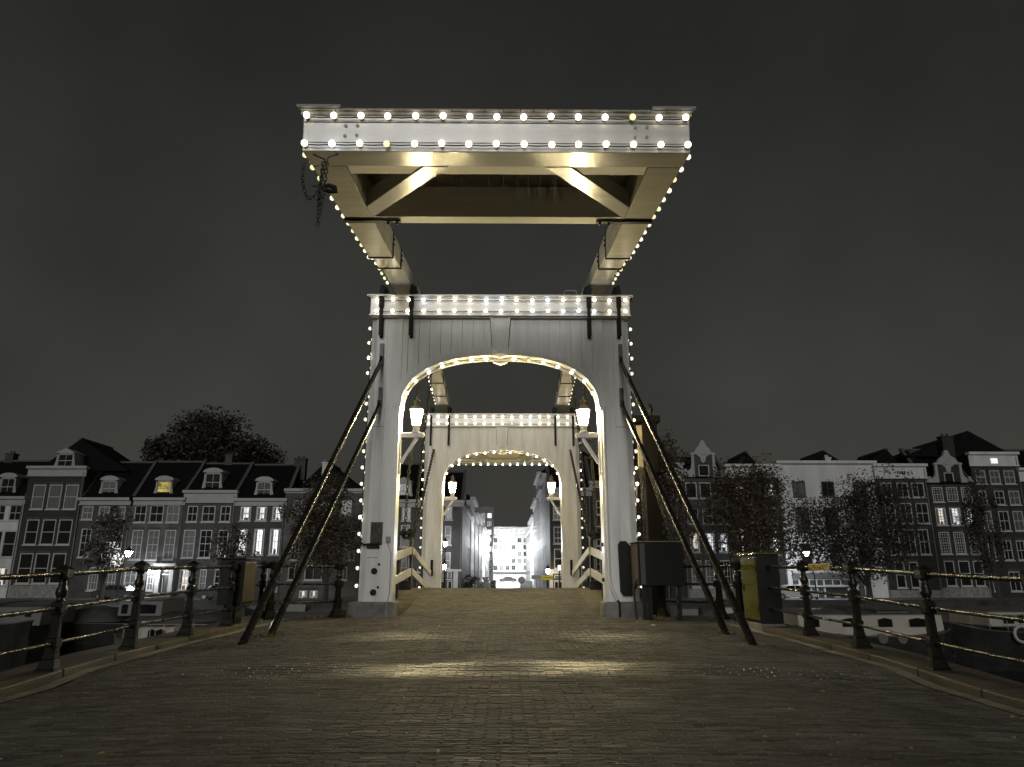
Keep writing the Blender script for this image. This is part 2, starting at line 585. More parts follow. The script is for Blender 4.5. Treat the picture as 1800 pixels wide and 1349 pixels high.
def paver_material():
    m = bpy.data.materials.new("road_paver")
    m.use_nodes = True
    t = m.node_tree
    b = t.nodes["Principled BSDF"]
    at = t.nodes.new("ShaderNodeAttribute")
    at.attribute_name = "tone"
    sp = t.nodes.new("ShaderNodeSeparateColor")
    t.links.new(at.outputs["Color"], sp.inputs[0])
    rc = t.nodes.new("ShaderNodeValToRGB")
    rc.color_ramp.elements[0].color = (0.038, 0.0355, 0.0325, 1)
    rc.color_ramp.elements[1].color = (0.150, 0.139, 0.122, 1)
    t.links.new(sp.outputs[0], rc.inputs[0])
    tcn = t.nodes.new("ShaderNodeTexCoord")
    n = t.nodes.new("ShaderNodeTexNoise")
    n.inputs["Scale"].default_value = 0.8
    n.inputs["Detail"].default_value = 7
    n.inputs["Roughness"].default_value = 0.7
    t.links.new(tcn.outputs["Object"], n.inputs["Vector"])
    mr_ = t.nodes.new("ShaderNodeMapRange")
    mr_.inputs["From Min"].default_value = 0.32
    mr_.inputs["From Max"].default_value = 0.68
    mr_.inputs["To Min"].default_value = 0.62
    mr_.inputs["To Max"].default_value = 1.3
    t.links.new(n.outputs["Fac"], mr_.inputs["Value"])
    mx = t.nodes.new("ShaderNodeMix")
    mx.data_type = 'RGBA'
    mx.blend_type = 'MULTIPLY'
    mx.inputs["Factor"].default_value = 1
    t.links.new(rc.outputs["Color"], mx.inputs["A"])
    t.links.new(mr_.outputs["Result"], mx.inputs["B"])
    t.links.new(mx.outputs["Result"], b.inputs["Base Color"])
    # worn-smooth bricks are glossier than the rough ones
    rr = t.nodes.new("ShaderNodeMapRange")
    rr.inputs["To Min"].default_value = 0.80
    rr.inputs["To Max"].default_value = 0.40
    t.links.new(sp.outputs[1], rr.inputs["Value"])
    t.links.new(rr.outputs["Result"], b.inputs["Roughness"])
    rs = t.nodes.new("ShaderNodeMapRange")
    rs.inputs["To Min"].default_value = 0.22
    rs.inputs["To Max"].default_value = 0.75
    t.links.new(sp.outputs[1], rs.inputs["Value"])
    t.links.new(rs.outputs["Result"], b.inputs["Specular IOR Level"])
    n2 = t.nodes.new("ShaderNodeTexNoise")
    n2.inputs["Scale"].default_value = 60
    n2.inputs["Detail"].default_value = 3
    t.links.new(tcn.outputs["Object"], n2.inputs["Vector"])
    bp = t.nodes.new("ShaderNodeBump")
    bp.inputs["Strength"].default_value = 0.5
    bp.inputs["Distance"].default_value = 0.006
    t.links.new(n2.outputs["Fac"], bp.inputs["Height"])
    t.links.new(bp.outputs[0], b.inputs["Normal"])
    return m


paver_m = paver_material()


def paved(name, hw, y0, y1, seed, lift=0.0):
    """brick paving laid brick by brick in running courses across the road"""
    rng = random.Random(seed)
    BL, BH = 0.206, 0.056
    v, f, tone = [], [], []
    ny = int((y1 - y0) / BH)
    wave = 0
    for r in range(ny):
        ya, yb = y0 + r * BH + 0.0035, y0 + (r + 1) * BH - 0.0035
        row = rng.gauss(0, .10)
        sink = rng.uniform(-.0018, .0018) - (.005 if rng.random() < .07 else 0)
        x = -hw + (BL / 2 if r % 2 else 0) - BL + rng.uniform(-.008, .008)
        while x < hw:
            xa, xb = max(-hw, x + 0.006), min(hw, x + BL - 0.006)
            x += BL
            if xb - xa < 0.03:
                continue
            xm, ym = (xa + xb) / 2, (ya + yb) / 2
            tx, ty = rng.gauss(0, .009), rng.gauss(0, .016)
            dz = rng.gauss(0, .0010) + sink - (.006 if rng.random() < .015 else 0)
            o = len(v)
            e = 0.007
            for (px_, py_, low) in ((xa, ya, 1), (xb, ya, 1), (xb, yb, 1), (xa, yb, 1), (xa + e, ya + e, 0), (xb - e, ya + e, 0), (xb - e, yb - e, 0), (xa + e, yb - e, 0)):
                z = roadz(px_, py_) + lift + dz + tx * (px_ - xm) + ty * (py_ - ym) - low * 0.007
                v.append((px_, py_, z))
            f += [(o + 4, o + 5, o + 6, o + 7), (o, o + 1, o + 5, o + 4), (o + 1, o + 2, o + 6, o + 5), (o + 2, o + 3, o + 7, o + 6), (o + 3, o, o + 4, o + 7)]
            tn = min(1, max(0, .42 + row + rng.gauss(0, .16)))
            wz = math.exp(-((ym - 8.98 - .05 * math.sin(xm * 1.3)) / .30) ** 2) * (1.15 + .25 * math.sin(xm * 2.1 + 1)) * max(.1, 1 - .35 * max(0, abs(xm - .3) - 2.2))
            wz = max(wz, .8 * math.exp(-((ym - 12.2) / .55) ** 2 - ((abs(xm - .2) - 2.0) / 1.0) ** 2))
            wr = min(1, max(0, wz + rng.gauss(0, .16)))
            tone += [(tn, wr)] * 5
    me = bpy.data.meshes.new(name)
    me.from_pydata(v, [], f)
    me.materials.append(paver_m)
    ca = me.color_attributes.new("tone", 'FLOAT_COLOR', 'CORNER')
    buf = []
    for p_, (a, b_) in zip(me.polygons, tone):
        buf += [a, b_, 0, 1] * p_.loop_total
    ca.data.foreach_set("color", buf)
    me.update()
    o = bpy.data.objects.new(name, me)
    COL.objects.link(o)
    return tag(o, kind="structure")


ground_strip("near_road", frange(-KERB, KERB, 0.5), frange(-14, 4.2, 0.3), roadz, road_m)
paved("approach_road", KERB - 0.2, 4.2, 17.6, 1)
paved("drawbridge_road", 2.45, 17.62, 25.6, 2)
ground_strip("drawbridge_road_beyond", frange(-2.45, 2.45, 0.35), frange(25.6, 32.2, 0.2), lambda x, y: roadz(x, y) + 0.004, road_m)
ground_strip("paving_bed", frange(-KERB, KERB, 0.28), frange(4.2, 17.6, 0.1), lambda x, y: roadz(x, y) - 0.0085, bed_m)
ground_strip("leaf_bed", frange(-2.45, 2.45, 0.35), frange(17.61, 25.6, 0.2), lambda x, y: roadz(x, y) - 0.0085, bed_m)
ground_strip("far_road", [-4.6, 0, 4.6], frange(32.21, 70, 2), lambda x, y: max(prof(y), GZ + 0.004), asph)
# kerb stones
for sgn in (-1, 1):
    mb = MB()
    y = -14.0
    while y < 17.6:
        L = 1.15
        y1 = min(y + L, 17.6)
        a, b = prof(y + .01), prof(y1)
        x0, x1 = sgn * KERB, sgn * (KERB + 0.62)
        g = 0.005
        v = [(x0, y + g, a - .5), (x1, y + g, a - .5), (x1, y1 - g, b - .5), (x0, y1 - g, b - .5),
             (x0, y + g, a + .095), (x1, y + g, a + .105), (x1, y1 - g, b + .105), (x0, y1 - g, b + .095)]
        f = [(3, 2, 1, 0), (4, 5, 6, 7), (0, 1, 5, 4), (1, 2, 6, 5), (2, 3, 7, 6), (3, 0, 4, 7)]
        if sgn < 0:
            f = [t[::-1] for t in f]
        mb.add(v, f)
        y = y1
    tag(mb.build("kerb", stone, bevel=0.018), kind="structure")
    # gutter strip of the road
    mb = MB()
    for y in frange(-14, 17.5, 0.9)[:-1]:
        x0, x1 = sorted((sgn * (KERB - 0.03), sgn * (KERB - 0.19)))
        a = roadz(sgn * (KERB - .1), y) + 0.008
        b = roadz(sgn * (KERB - .1), y + .89) + 0.008
        mb.add([(x0, y, a), (x1, y, a), (x1, y + .89, b), (x0, y + .89, b)], [(0, 1, 2, 3)])
    tag(mb.build("gutter", conc), kind="structure")
# bridge body under the road
mb = MB()
mb.box(-5.6, 5.6, -14, 17.55, -1.1, -0.42)
for y in (-6, 4, 15.5):
    mb.box(-5.2, 5.2, y, y + 1.6, WZ - 1, -1.1)
tag(mb.build("bridge_deck", quayst), kind="structure")
mb = MB()
mb.box(-4.9, 4.9, 33.2, 70, -2.0, -1.5)
for y in (34, 44, 54, 64):
    mb.box(-4.6, 4.6, y, y + 1.4, WZ - 1, -2.0)
tag(mb.build("far_bridge_deck", quayst), kind="structure")
# pier ends that carry the two gates and the corner platforms beside them
mb = MB()
mb.box(-5.6, -2.5, 16.9, 19.2, WZ - 1, 0.20)
mb.box(2.5, 5.6, 16.9, 19.2, WZ - 1, 0.20)
mb.box(-5.2, -2.5, 30.7, 33.1, WZ - 1, -0.05)
mb.box(2.5, 5.2, 30.7, 33.1, WZ - 1, -0.05)
tag(mb.build("bridge_pier", quayst), kind="structure")

# water, quay, street ground
wm = bpy.data.materials.new("canal_water")
wm.use_nodes = True
b = wm.node_tree.nodes["Principled BSDF"]
b.inputs["Base Color"].default_value = (0.006, 0.006, 0.006, 1)
b.inputs["Roughness"].default_value = 0.12
n = wm.node_tree.nodes.new("ShaderNodeTexNoise")
n.inputs["Scale"].default_value = 1.1
n.inputs["Detail"].default_value = 3
tcn = wm.node_tree.nodes.new("ShaderNodeTexCoord")
wm.node_tree.links.new(tcn.outputs["Object"], n.inputs["Vector"])
bp = wm.node_tree.nodes.new("ShaderNodeBump")
bp.inputs["Strength"].default_value = 0.25
bp.inputs["Distance"].default_value = 0.1
wm.node_tree.links.new(n.outputs["Fac"], bp.inputs["Height"])
wm.node_tree.links.new(bp.outputs[0], b.inputs["Normal"])
mb = MB()
mb.add([(-400, -60, WZ), (400, -60, WZ), (400, 69.5, WZ), (-400, 69.5, WZ)], [(0, 1, 2, 3)])
tag(mb.build("water", wm), kind="structure")
mb = MB()
mb.add([(-700, 69, GZ), (700, 69, GZ), (700, 1500, GZ), (-700, 1500, GZ)], [(0, 1, 2, 3)])
tag(mb.build("quay_ground", asph), kind="structure")
mb = MB()
mb.box(-400, 400, 68.6, 69.0, WZ - 1, GZ + 0.12)
tag(mb.build("quay_edge", quayst), kind="structure")
# near quay behind the camera, where the bridge comes ashore
mb = MB()
mb.box(-200, 200, -60, -13.9, WZ - 1, -0.25)
tag(mb.build("near_quay_ground", asph), kind="structure")

# ------------------------------------------------------------------ the two gates
HO, HI, SPR, RISE, EXP = 3.44, 2.60, 5.43, 1.43, 2.3
BEAMZ0, BEAMZ1 = 7.92, 8.38


def archz(x, a=HI, rise=RISE):
    t = min(1.0, abs(x) / a)
    return SPR + rise * (1 - t ** EXP) ** (1 / EXP)


def arch_pts(a, rise, n=40):
    out = []
    for i in range(n + 1):
        th = math.pi * i / n
        cx, sz = math.cos(th), math.sin(th)
        x = -a * math.copysign(abs(cx) ** (2 / EXP), cx)
        z = SPR + rise * (max(0, sz)) ** (2 / EXP)
        out.append((x, z))
    return out


def gate(label, loc, rz, near):
    g = thing("drawbridge_gate", label, "gate", loc, rz, "white timber gates of the drawbridge")
    pb = 0.0 if near else 0.0
    for s in (-1, 1):
        mb = MB()
        mb.box(*sorted((s * 2.52, s * 3.66)), -0.12, 0.75, 0.10, 0.56)
        mb.box(*sorted((s * 2.55, s * 3.60)), -0.08, 0.70, 0.56, 0.585)
        mb.build("plinth", conc, g, bevel=0.035)
        # hollow-looking pilaster post: inner strip, stepped field with a plank seam, chamfered corner
        half = [(2.60, 0.0), (2.735, 0.0), (2.745, 0.035), (2.985, 0.035), (2.99, 0.05), (3.0, 0.05), (3.005, 0.035), (3.27, 0.035), (3.28, 0.055), (3.30, 0.06), (3.44, 0.15)]
        back = [(x, 0.55 - y) for x, y in half][::-1]
        poly = [(s * x, y) for x, y in half + back]
        mb = MB().prism(poly, 'z', 0.585, 7.86)
        po = mb.build("post", white, g)
        if near:
            seam = MB()
            for z in (1.62, 4.9):
                seam.box(*sorted((s * 2.99, s * 3.26)), 0.031, 0.037, z, z + 0.012)
            seam.build("board_joint", mat("joint_dirt", (0.2, 0.19, 0.17), 0.8, 0.3), po)
    # solid spandrel behind the boards
    mb = MB()
    ap = arch_pts(HI, RISE, 36)
    for (x0, z0), (x1, z1) in zip(ap, ap[1:]):
        if x1 - x0 > 1e-4:
            mb.prism([(x0, z0), (x1, z1), (x1, 7.88), (x0, 7.88)], 'y', 0.075, 0.475)
    mb.build("spandrel", white, g)
    for face in (0, 1):
        mb = MB()
        x = -2.735
        k = 0
        nb = 19
        wv = 2 * 2.735 / nb
        rng = random.Random(3 + face)
        for k in range(nb):
            x0, x1 = -2.735 + k * wv + 0.008, -2.735 + (k + 1) * wv - 0.008
            bot = []
            for i in range(5):
                xx = x0 + (x1 - x0) * i / 4
                bot.append((xx, archz(min(max(xx, -2.6), 2.6), HI + 0.001) + 0.10 if abs(xx) < 2.6 else SPR - 0.4))
            jit = rng.uniform(0, 0.006)
            y0, y1 = (0.032 + jit, 0.072) if face == 0 else (0.478, 0.518 - jit)
            mb.prism(bot + [(x1, 7.87), (x0, 7.87)], 'y', y0, y1)
        mb.build("cladding", white, g)
        # moulded trim that follows the arch
        mb = MB()
        a0, a1, a2 = arch_pts(HI - 0.035, RISE - 0.035, 48), arch_pts(HI + 0.115, RISE + 0.11, 48), arch_pts(HI + 0.20, RISE + 0.19, 48)
        for A, B, ya, yb in ((a0, a1, -0.03, 0.10), (a1, a2, 0.005, 0.06)):
            if face:
                ya, yb = 0.55 - ya, 0.55 - yb
            for i in range(48):
                p = [A[i], A[i + 1], B[i + 1], B[i]]
                v = [(q[0], ya, q[1]) for q in p] + [(q[0], yb, q[1]) for q in p]
                f = [(0, 1, 2, 3), (7, 6, 5, 4), (0, 4, 5, 1), (2, 6, 7, 3)]
                if face:
                    f = [t[::-1] for t in f]
                mb.add(v, f)
        mb.build("arch_trim", white, g)
        # keystone: tapering board with two ribs and a block with a point
        mb = MB()
        ya, yb = (-0.05, 0.05) if face == 0 else (0.60, 0.50)
        mb.prism([(-0.21, 7.852), (0.21, 7.852), (0.15, 6.98), (-0.15, 6.98)], 'y', ya, yb)
        for s in (-1, 1):
            mb.prism([(s * 0.213, 7.852), (s * 0.265, 7.852), (s * 0.205, 6.98), (s * 0.153, 6.98)], 'y', ya - 0.035 * (1 if face == 0 else -1), yb)
        yc = -0.11 if face == 0 else 0.66
        mb.prism([(-0.2, 6.97), (0.2, 6.97), (0.2, 6.80), (-0.2, 6.80)], 'y', yc, yb)
        yt = yc - (0.07 if face == 0 else -0.07)
        v = [(-0.2, yc, 6.97), (0.2, yc, 6.97), (0.2, yc, 6.80), (0, yc, 6.73), (-0.2, yc, 6.80), (0, yt, 6.83)]
        fs = [(0, 1, 5), (1, 2, 5), (2, 3, 5), (3, 4, 5), (4, 0, 5)]
        if face == 0:
            fs = [t[::-1] for t in fs]
        mb.add(v, fs)
        mb.prism([(-0.2, 6.80), (0.2, 6.80), (0, 6.73)], 'y', yc, yb)
        mb.build("keystone", white, g)
        for s in (-1, 1):
            q = MB().prism([(s * 0.266, 7.852), (s * 0.284, 7.852), (s * 0.222, 7.0), (s * 0.206, 7.0)], 'y', 0.026, 0.034) if face == 0 else MB().prism([(s * 0.266, 7.852), (s * 0.284, 7.852), (s * 0.222, 7.0), (s * 0.206, 7.0)], 'y', 0.516, 0.524)
            q.build("keystone_shadow", rubber, g)  # dark strips stand in for the shadow gaps beside the keystone
    # top beam and its mouldings
    tb = MB().box(-3.47, 3.47, -0.13, 0.68, BEAMZ0, BEAMZ1).build("top_beam", whiteh, g, bevel=0.012)
    mb = MB()
    mb.box(-3.50, 3.50, -0.17, 0.72, BEAMZ1, BEAMZ1 + 0.03)
    mb.box(-3.56, 3.56, -0.23, 0.78, BEAMZ1 + 0.03, BEAMZ1 + 0.075)
    mb.build("cornice", whiteh, tb, bevel=0.008)
    mb = MB()
    mb.box(-3.50, 3.50, -0.145, 0.695, 7.885, 7.919)
    mb.box(-3.42, 3.42, -0.08, 0.63, 7.855, 7.885)
    mb.build("moulding", whiteh, tb, bevel=0.006)
    # iron straps that hold the bearings of the balance arms
    for x in (-3.17, -2.37, 2.37, 3.17):
        mb = MB()
        for y in (-0.165, 0.685):
            mb.box(x - 0.048, x + 0.048, y, y + 0.03, 7.32 if y < 0 else 7.0, 8.75)
        mb.box(x - 0.065, x + 0.065, -0.20, -0.166, 8.1, 8.62)
        mb.box(x - 0.045, x + 0.045, 0.012, 0.03, 7.30, 7.84)
        mb.box(x - 0.08, x + 0.08, 0.05, 0.5, 8.46, 8.80)
        for z in (7.42, 7.75, 8.25):
            mb.tube([(x, -0.19, z), (x, -0.13, z)], 0.022, 6)
        mb.build("bearing_strap", iron, g, bevel=0.006)
    mb = MB()
    mb.tube([(1.72, -0.05, 8.455), (1.72, -0.05, 8.60), (1.76, -0.05, 8.64), (2.02, -0.05, 8.64), (2.06, -0.05, 8.60), (2.06, -0.05, 8.455)], 0.017, 6)
    mb.build("hand_grip", chrome, g)
    mb = MB()
    mb.tube([(1.72, -0.13, 8.02), (1.72, -0.21, 8.05), (1.78, -0.21, 8.08), (2.02, -0.21, 8.08), (2.06, -0.21, 8.05), (2.06, -0.13, 8.02)], 0.012, 6)
    mb.build("hand_grip", chrome, g)
    if near:
        # raking iron braces, two to each side
        for s in (-1, 1):
            for top, knee, foot in (((3.16, -0.03, 7.13), (3.155, -0.05, 6.62), (3.98, -6.36, 0.16)),
                                    ((3.14, -0.02, 5.93), (3.15, -0.05, 5.42), (4.02, -4.86, 0.18))):
                t, k_, f_ = [Vector((s * a + 0.03, b_, c)) for a, b_, c in (top, knee, foot)]
                f_ = f_ + Vector((0.01, 0, -0.045))
                mb = MB()
                mb.box(t.x - 0.05, t.x + 0.05, t.y - 0.02, t.y + 0.045, k_.z, t.z)
                d = (f_ - k_).normalized()
                k1 = k_ + Vector((0, -0.03, 0.15))
                pts = [k1, k_ + Vector((0, -0.03, 0.03)), k_ + d * 0.18 + Vector((0, -0.01, 0)), f_ - d * 0.0]
                mb.tube(pts, [0.045, 0.05, 0.056, 0.066], 10)
                mb.lathe([(0.14, -0.02), (0.14, 0.015), (0.08, 0.05), (0.06, 0.08)], f_, 10)
                br = mb.build("brace", bracep, g)
        # bolt covers on the left post
        for z, zs in ((1.30, 1.46), (0.80, 0.92)):
            mb = MB()
            mb.tube([(-3.06, 0.005, z), (-3.06, 0.04, z)], 0.078, 16)
            mb.lathe([(0.05, 0), (0.02, 0.01)], (0, 0, 0), 6)
            mb2 = MB().tube([(-3.06, 0.005, z), (-3.06, 0.04, z)], 0.078, 16).tube([(-3.06, -0.012, z), (-3.06, 0.01, z)], 0.035, 6)
            mb2.build("bolt_cover", iron, g)
            MB().tube([(-2.95, 0.01, zs), (-2.95, 0.04, zs)], 0.03, 10).build("bolt_cover", iron, g)
        # worn notice board on the left post
        mb = MB().box(-3.19, -2.90, -0.0, 0.036, 1.93, 2.48).build("notice_board", mat("worn_board", (0.035, 0.032, 0.028), 0.7, 0.9, 9, 0.6, 20, col2=(0.13, 0.125, 0.11), stretch=(2, 2, 0.7)), g)
        mb = MB().tube([(-3.40, -0.04, 1.98), (-3.33, -0.08, 1.93), (-3.2, -0.06, 1.95), (-3.05, -0.03, 1.93), (-2.97, -0.03, 1.97)], [0.02, 0.03, 0.022, 0.03, 0.018], 6)
        mb.tube([(-3.38, -0.05, 2.08), (-3.42, -0.09, 1.98), (-3.36, -0.09, 1.88)], 0.012, 6)
        mb.box(-3.26, -2.96, -0.03, 0.03, 1.84, 1.925)
        mb.build("lock_bar", iron, g)
        mb = MB().box(-2.80, -2.69, -0.05, 0.034, 1.98, 2.13).box(-2.78, -2.71, -0.06, -0.05, 2.0, 2.11)
        mb.build("switch_box", trim, g, bevel=0.01)
        MB().tube([(-2.745, -0.02, 1.98), (-2.735, 0.0, 1.9), (-2.66, -0.012, 1.72), (-2.66, -0.012, 0.75), (-2.7, -0.012, 0.60), (-2.7, -0.13, 0.56), (-2.7, -0.13, 0.18)], 0.011, 6).build("cable", trim, g)
        # white cable pipe on the right post
        mb = MB().tube([(2.68, -0.05, 5.3), (2.68, -0.05, 1.2), (2.74, -0.06, 0.9), (2.86, -0.07, 0.62)], 0.04, 8)
        for z in (4.6, 3.1, 1.7):
            mb.box(2.62, 2.74, -0.02, 0.01, z, z + 0.03)
        mb.build("cable_pipe", white, g)
        MB().tube([(2.86, -0.07, 0.63), (2.9, -0.14, 0.55), (2.9, -0.14, 0.1)], 0.03, 6).build("cable", iron, g)
        # dark bracket plate on the right post
        mb = MB().prism([(2.93, 1.93), (2.98, 2.02), (3.12, 2.02), (3.36, 1.75), (3.36, 0.98), (3.22, 0.72), (3.02, 0.72), (2.95, 0.82)], 'y', -0.10, 0.034)
        mb.build("bracket_plate", iron, g, bevel=0.01)
        for z in (1.9, 1.05):
            MB().box(2.55, 2.70, 0.2, 0.32, z, z + 0.09).tube([(2.56, 0.2, z + .045), (2.56, 0.14, z + .045)], 0.03, 6).build("latch", iron, g)
    else:
        for s in (-1, 1):
            MB().box(*sorted((s * 2.92, s * 3.03)), 0.56, 0.62, 1.45, 2.1).build("latch_bar", iron, g)
    return g


gate("nearest white timber gate with a wide arch, iron braces and rows of bulbs", (0, 18.0, 0), 0, True)
gate("farther white timber gate seen through the arch of the nearest one", (0, 31.86, -0.33), math.pi, False)

# ------------------------------------------------------------------ balance frames
TILT = math.atan(0.13)


def balance(label, loc, rz):
    b = thing("balance_frame", label, "bridge frame", loc, rz, "overhead balance frames of the drawbridge", TILT)
    for s in (-1, 1):
        xo, xi = s * 2.94, s * 2.41
        x0, x1 = sorted((xo, xi))
        mb = MB()
        # tapering main timber and the stepped layers under it
        v = []
        for y, a, c in ((-8.27, 0.22, 0.60), (-1.2, 0.22, 0.60), (0.3, 0.20, 0.60), (5.6, 0.30, 0.52)):
            v += [(x0, y, a), (x1, y, a), (x1, y, c), (x0, y, c)]
        f = [(0, 1, 2, 3), (15, 14, 13, 12)]
        for k in range(3):
            o = k * 4
            f += [(o + 0, o + 4, o + 5, o + 1), (o + 1, o + 5, o + 6, o + 2), (o + 2, o + 6, o + 7, o + 3), (o + 3, o + 7, o + 4, o + 0)]
        mb.add(v, f)
        arm = mb.build("arm", whiteh, b, bevel=0.01)
        MB().box(x0 + .004, x1 - .004, -8.27, -3.45, 0.0, 0.11).build("arm_layer", whiteh, arm, bevel=0.008)
        MB().box(x0 + .002, x1 - .002, -8.27, -2.25, 0.111, 0.219).build("arm_layer", whiteh, arm, bevel=0.008)
        MB().box(x0 + .004, x1 - .004, 0.9, 4.4, 0.06, 0.235).build("arm_layer", whiteh, arm, bevel=0.008)
        for y in (-5.86, -3.5, -2.3, 1.9, 3.4):
            zb = -0.02 if y < -3.4 else 0.09 if y < 0 else 0.04
            mb = MB()
            xe = x0 - 0.02, x1 + 0.02
            mb.box(xe[0], xe[1], y - 0.035, y + 0.035, zb, zb + 0.018)
            mb.box(xe[0], xe[0] + 0.018, y - 0.035, y + 0.035, zb + 0.018, 0.63)
            mb.box(xe[1] - 0.018, xe[1], y - 0.035, y + 0.035, zb + 0.018, 0.63)
            for z in (0.3, 0.42):
                mb.ball((xe[1] if s < 0 else xe[0], y, z), 0.035, 6, 4)
            mb.build("iron_strap", iron, arm)
        if s:
            mb = MB().box(*sorted((s * 2.955, s * 1.88)), -5.95, -5.83, -0.045, -0.022)
            for k in (2.12, 1.95):
                mb.tube([(s * k, -5.89, -0.09), (s * k, -5.89, -0.02)], 0.025, 6)
            mb.build("iron_strap", iron, b)
    # front counterweight beam: boarded box
    fb = MB().box(-2.95, 2.95, -8.80, -8.28, 0.0, 0.575).build("front_beam", whiteh, b, bevel=0.012)
    mb = MB()
    mb.box(-2.96, 2.96, -8.812, -8.80, 0.135, 0.143)
    mb.box(-2.96, 2.96, -8.812, -8.80, 0.46, 0.468)
    mb.build("board_joint", mat("joint_dirt", (0.2, 0.19, 0.17), 0.8, 0.3), fb)
    for cx in (-2.22, 2.2):
        for dx, dz in ((-.09, .24), (.09, .25), (-.08, .40), (.1, .41)):
            MB().tube([(cx + dx, -8.815, dz), (cx + dx, -8.78, dz)], 0.026, 8).build("bolt_head", trim, fb)
    mb = MB()
    x = -2.99
    rng = random.Random(5)
    while x < 2.99:
        wv = rng.uniform(0.20, 0.30)
        x1 = min(2.99, x + wv)
        mb.box(x + 0.004, x1 - 0.004, -8.88, -5.4, 0.622 + rng.uniform(0, 0.008), 0.65)
        x = x1
    mb.box(-2.98, 2.98, -8.84, -8.2, 0.576, 0.621)
    mb.build("roof_boards", mat("weathered_boards", (0.40, 0.37, 0.32), 0.7, 0.5, 4, 0.4, 20), b)
    for s in (-1, 1):
        MB().box(*sorted((s * 2.36, s * 3.03)), -8.93, -8.2, 0.652, 0.69).build("end_cap", trim, b, bevel=0.01)
    MB().box(-2.40, 2.40, -6.07, -5.70, 0.0, 0.60).build("rear_beam", whitem, b, bevel=0.012)
    MB().box(-2.40, 2.40, -8.279, -7.95, 0.015, 0.10).build("ledger", whitem, b, bevel=0.01)
    for s in (-1, 1):
        p0, p1 = Vector((s * 2.41, -6.28, 0.15)), Vector((s * 0.98, -8.26, 0.15))
        d = (p1 - p0).normalized()
        nn = Vector((-d.y, d.x, 0)) * 0.17
        poly = []
        mb = MB()
        pts = []
        for off in (-nn, nn):
            q = p0 + off
            ta = (s * 2.405 - q.x) / d.x
            tb = (-8.275 - q.y) / d.y
            pts += [q + d * ta, q + d * tb]
        pts = [pts[0], pts[1], pts[3], pts[2]]
        mb.prism([(q.x, q.y) for q in pts], 'z', -0.004, 0.30)
        mb.build("diagonal_brace", whiteh, b, bevel=0.01)
    return b


NB, FB = (0, 18.28, 8.595), (0, 31.58, 8.265)
balance("big white balance frame whose counterweight end hangs toward the viewer", NB, 0)
balance("balance frame on the farther gate, its counterweight end pointing away", FB, math.pi)
MN = Matrix.Translation(NB) @ Matrix.Rotation(TILT, 4, 'X')
MF = Matrix.Translation(FB) @ Matrix.Rotation(math.pi, 4, 'Z') @ Matrix.Rotation(TILT, 4, 'X')


# ------------------------------------------------------------------ strings of bulbs
def bulb_mesh(m, r):
    mb = MB().ball((0, 0, 0), r, 10, 7)
    me = bpy.data.meshes.new("bulb")
    me.from_pydata(mb.v, [], mb.f)
    me.polygons.foreach_set("use_smooth", mb.s)
    me.materials.append(m)
    return me


BW, BC, BY, BS = [bulb_mesh(m, r) for m, r in ((glow_warm, .043), (glow_cool, .043), (glow_yel, .046), (glow_soft, .047))]
BIGS = [bulb_mesh(m, .050) for m in (emat("bulb_big_warm", (1.0, 0.90, 0.72), 4.6), emat("bulb_big_cool", (0.86, 0.94, 1.0), 7.5), emat("bulb_big_yellow", (1.0, 0.90, 0.50), 1.2))]
brng = random.Random(11)


def light_string(label, pts, out, kinds="w", cord_off=0.035):
    """pts: bulb centres; out: direction the bulbs stand off the timber"""
    t = thing("light_string", label, "string lights", pts[0], 0, "strings of bulbs along the drawbridge timbers")
    o0 = Vector(pts[0])
    out = Vector(out)
    cp = []
    for i, p in enumerate(pts):
        q = Vector(p) - o0 - out * cord_off
        if i:
            cp.append((cp[-1] + q) / 2 + Vector((0, 0, -0.012)))
        cp.append(q)
    mb = MB().tube(cp, 0.010, 5)
    for p in pts:
        q = Vector(p) - o0
        mb.tube([q - out * 0.05, q - out * 0.02], 0.033, 7)
    mb.build("cord", rubber, t)
    for p in pts:
        if kinds == "s":
            me = BS if brng.random() < .8 else BW
        elif kinds == "y":
            me = BY if brng.random() < .55 else BS
        else:
            q = brng.random()
            me = BW if q < 0.84 else (BC if q < 0.97 else BY)
            if kinds == "b":
                me = BIGS[[BW, BC, BY].index(me)]
        b = bpy.data.objects.new("bulb", me)
        b.location = Vector(p) - o0 + Vector((brng.uniform(-.008, .008), 0, brng.uniform(-.008, .008)))
        b.parent = t
        COL.objects.link(b)


def lin(a, b, n):
    a, b = Vector(a), Vector(b)
    return [a + (b - a) * i / (n - 1) for i in range(n)]


for M, who in ((MN, "near"), (MF, "far")):
    rev = who == "far"
    nm = "counterweight beam nearest the viewer" if not rev else "far counterweight beam seen through both arches"
    yy = -8.89
    if not rev:
        light_string("upper row of round bulbs along the " + nm, [M @ Vector(p) for p in lin((-2.88, yy, 0.525), (2.88, yy, 0.525), 15)], (0, -1, 0), "b")
        light_string("lower row of round bulbs along the " + nm, [M @ Vector(p) for p in lin((-2.90, yy, 0.085), (2.90, yy, 0.085), 15)], (0, -1, 0), "b")
    else:
        light_string("row of small bulbs under the " + nm, [M @ Vector(p) for p in lin((-2.9, -8.5, -0.05), (2.9, -8.5, -0.05), 15)], (0, 0, -1))
    for s in (-1, 1):
        side = {-1: "left", 1: "right"}[s if not rev else -s]
        if not rev:
            pts = [M @ Vector((s * 3.0, y, 0.10 if y < -3 else 0.22)) for y in frange(-8.45, -0.6, 0.44)]
            light_string("bulbs running back along the %s arm of the front balance frame" % side, pts, (s, 0, 0), "y")
        else:
            pts = [M @ Vector((s * 3.0, y, 0.28)) for y in frange(0.4, 5.2, 0.42)]
            light_string("bulbs along the %s arm that slopes down to the farther gate" % side, pts, (-s, 0, 0), "s")
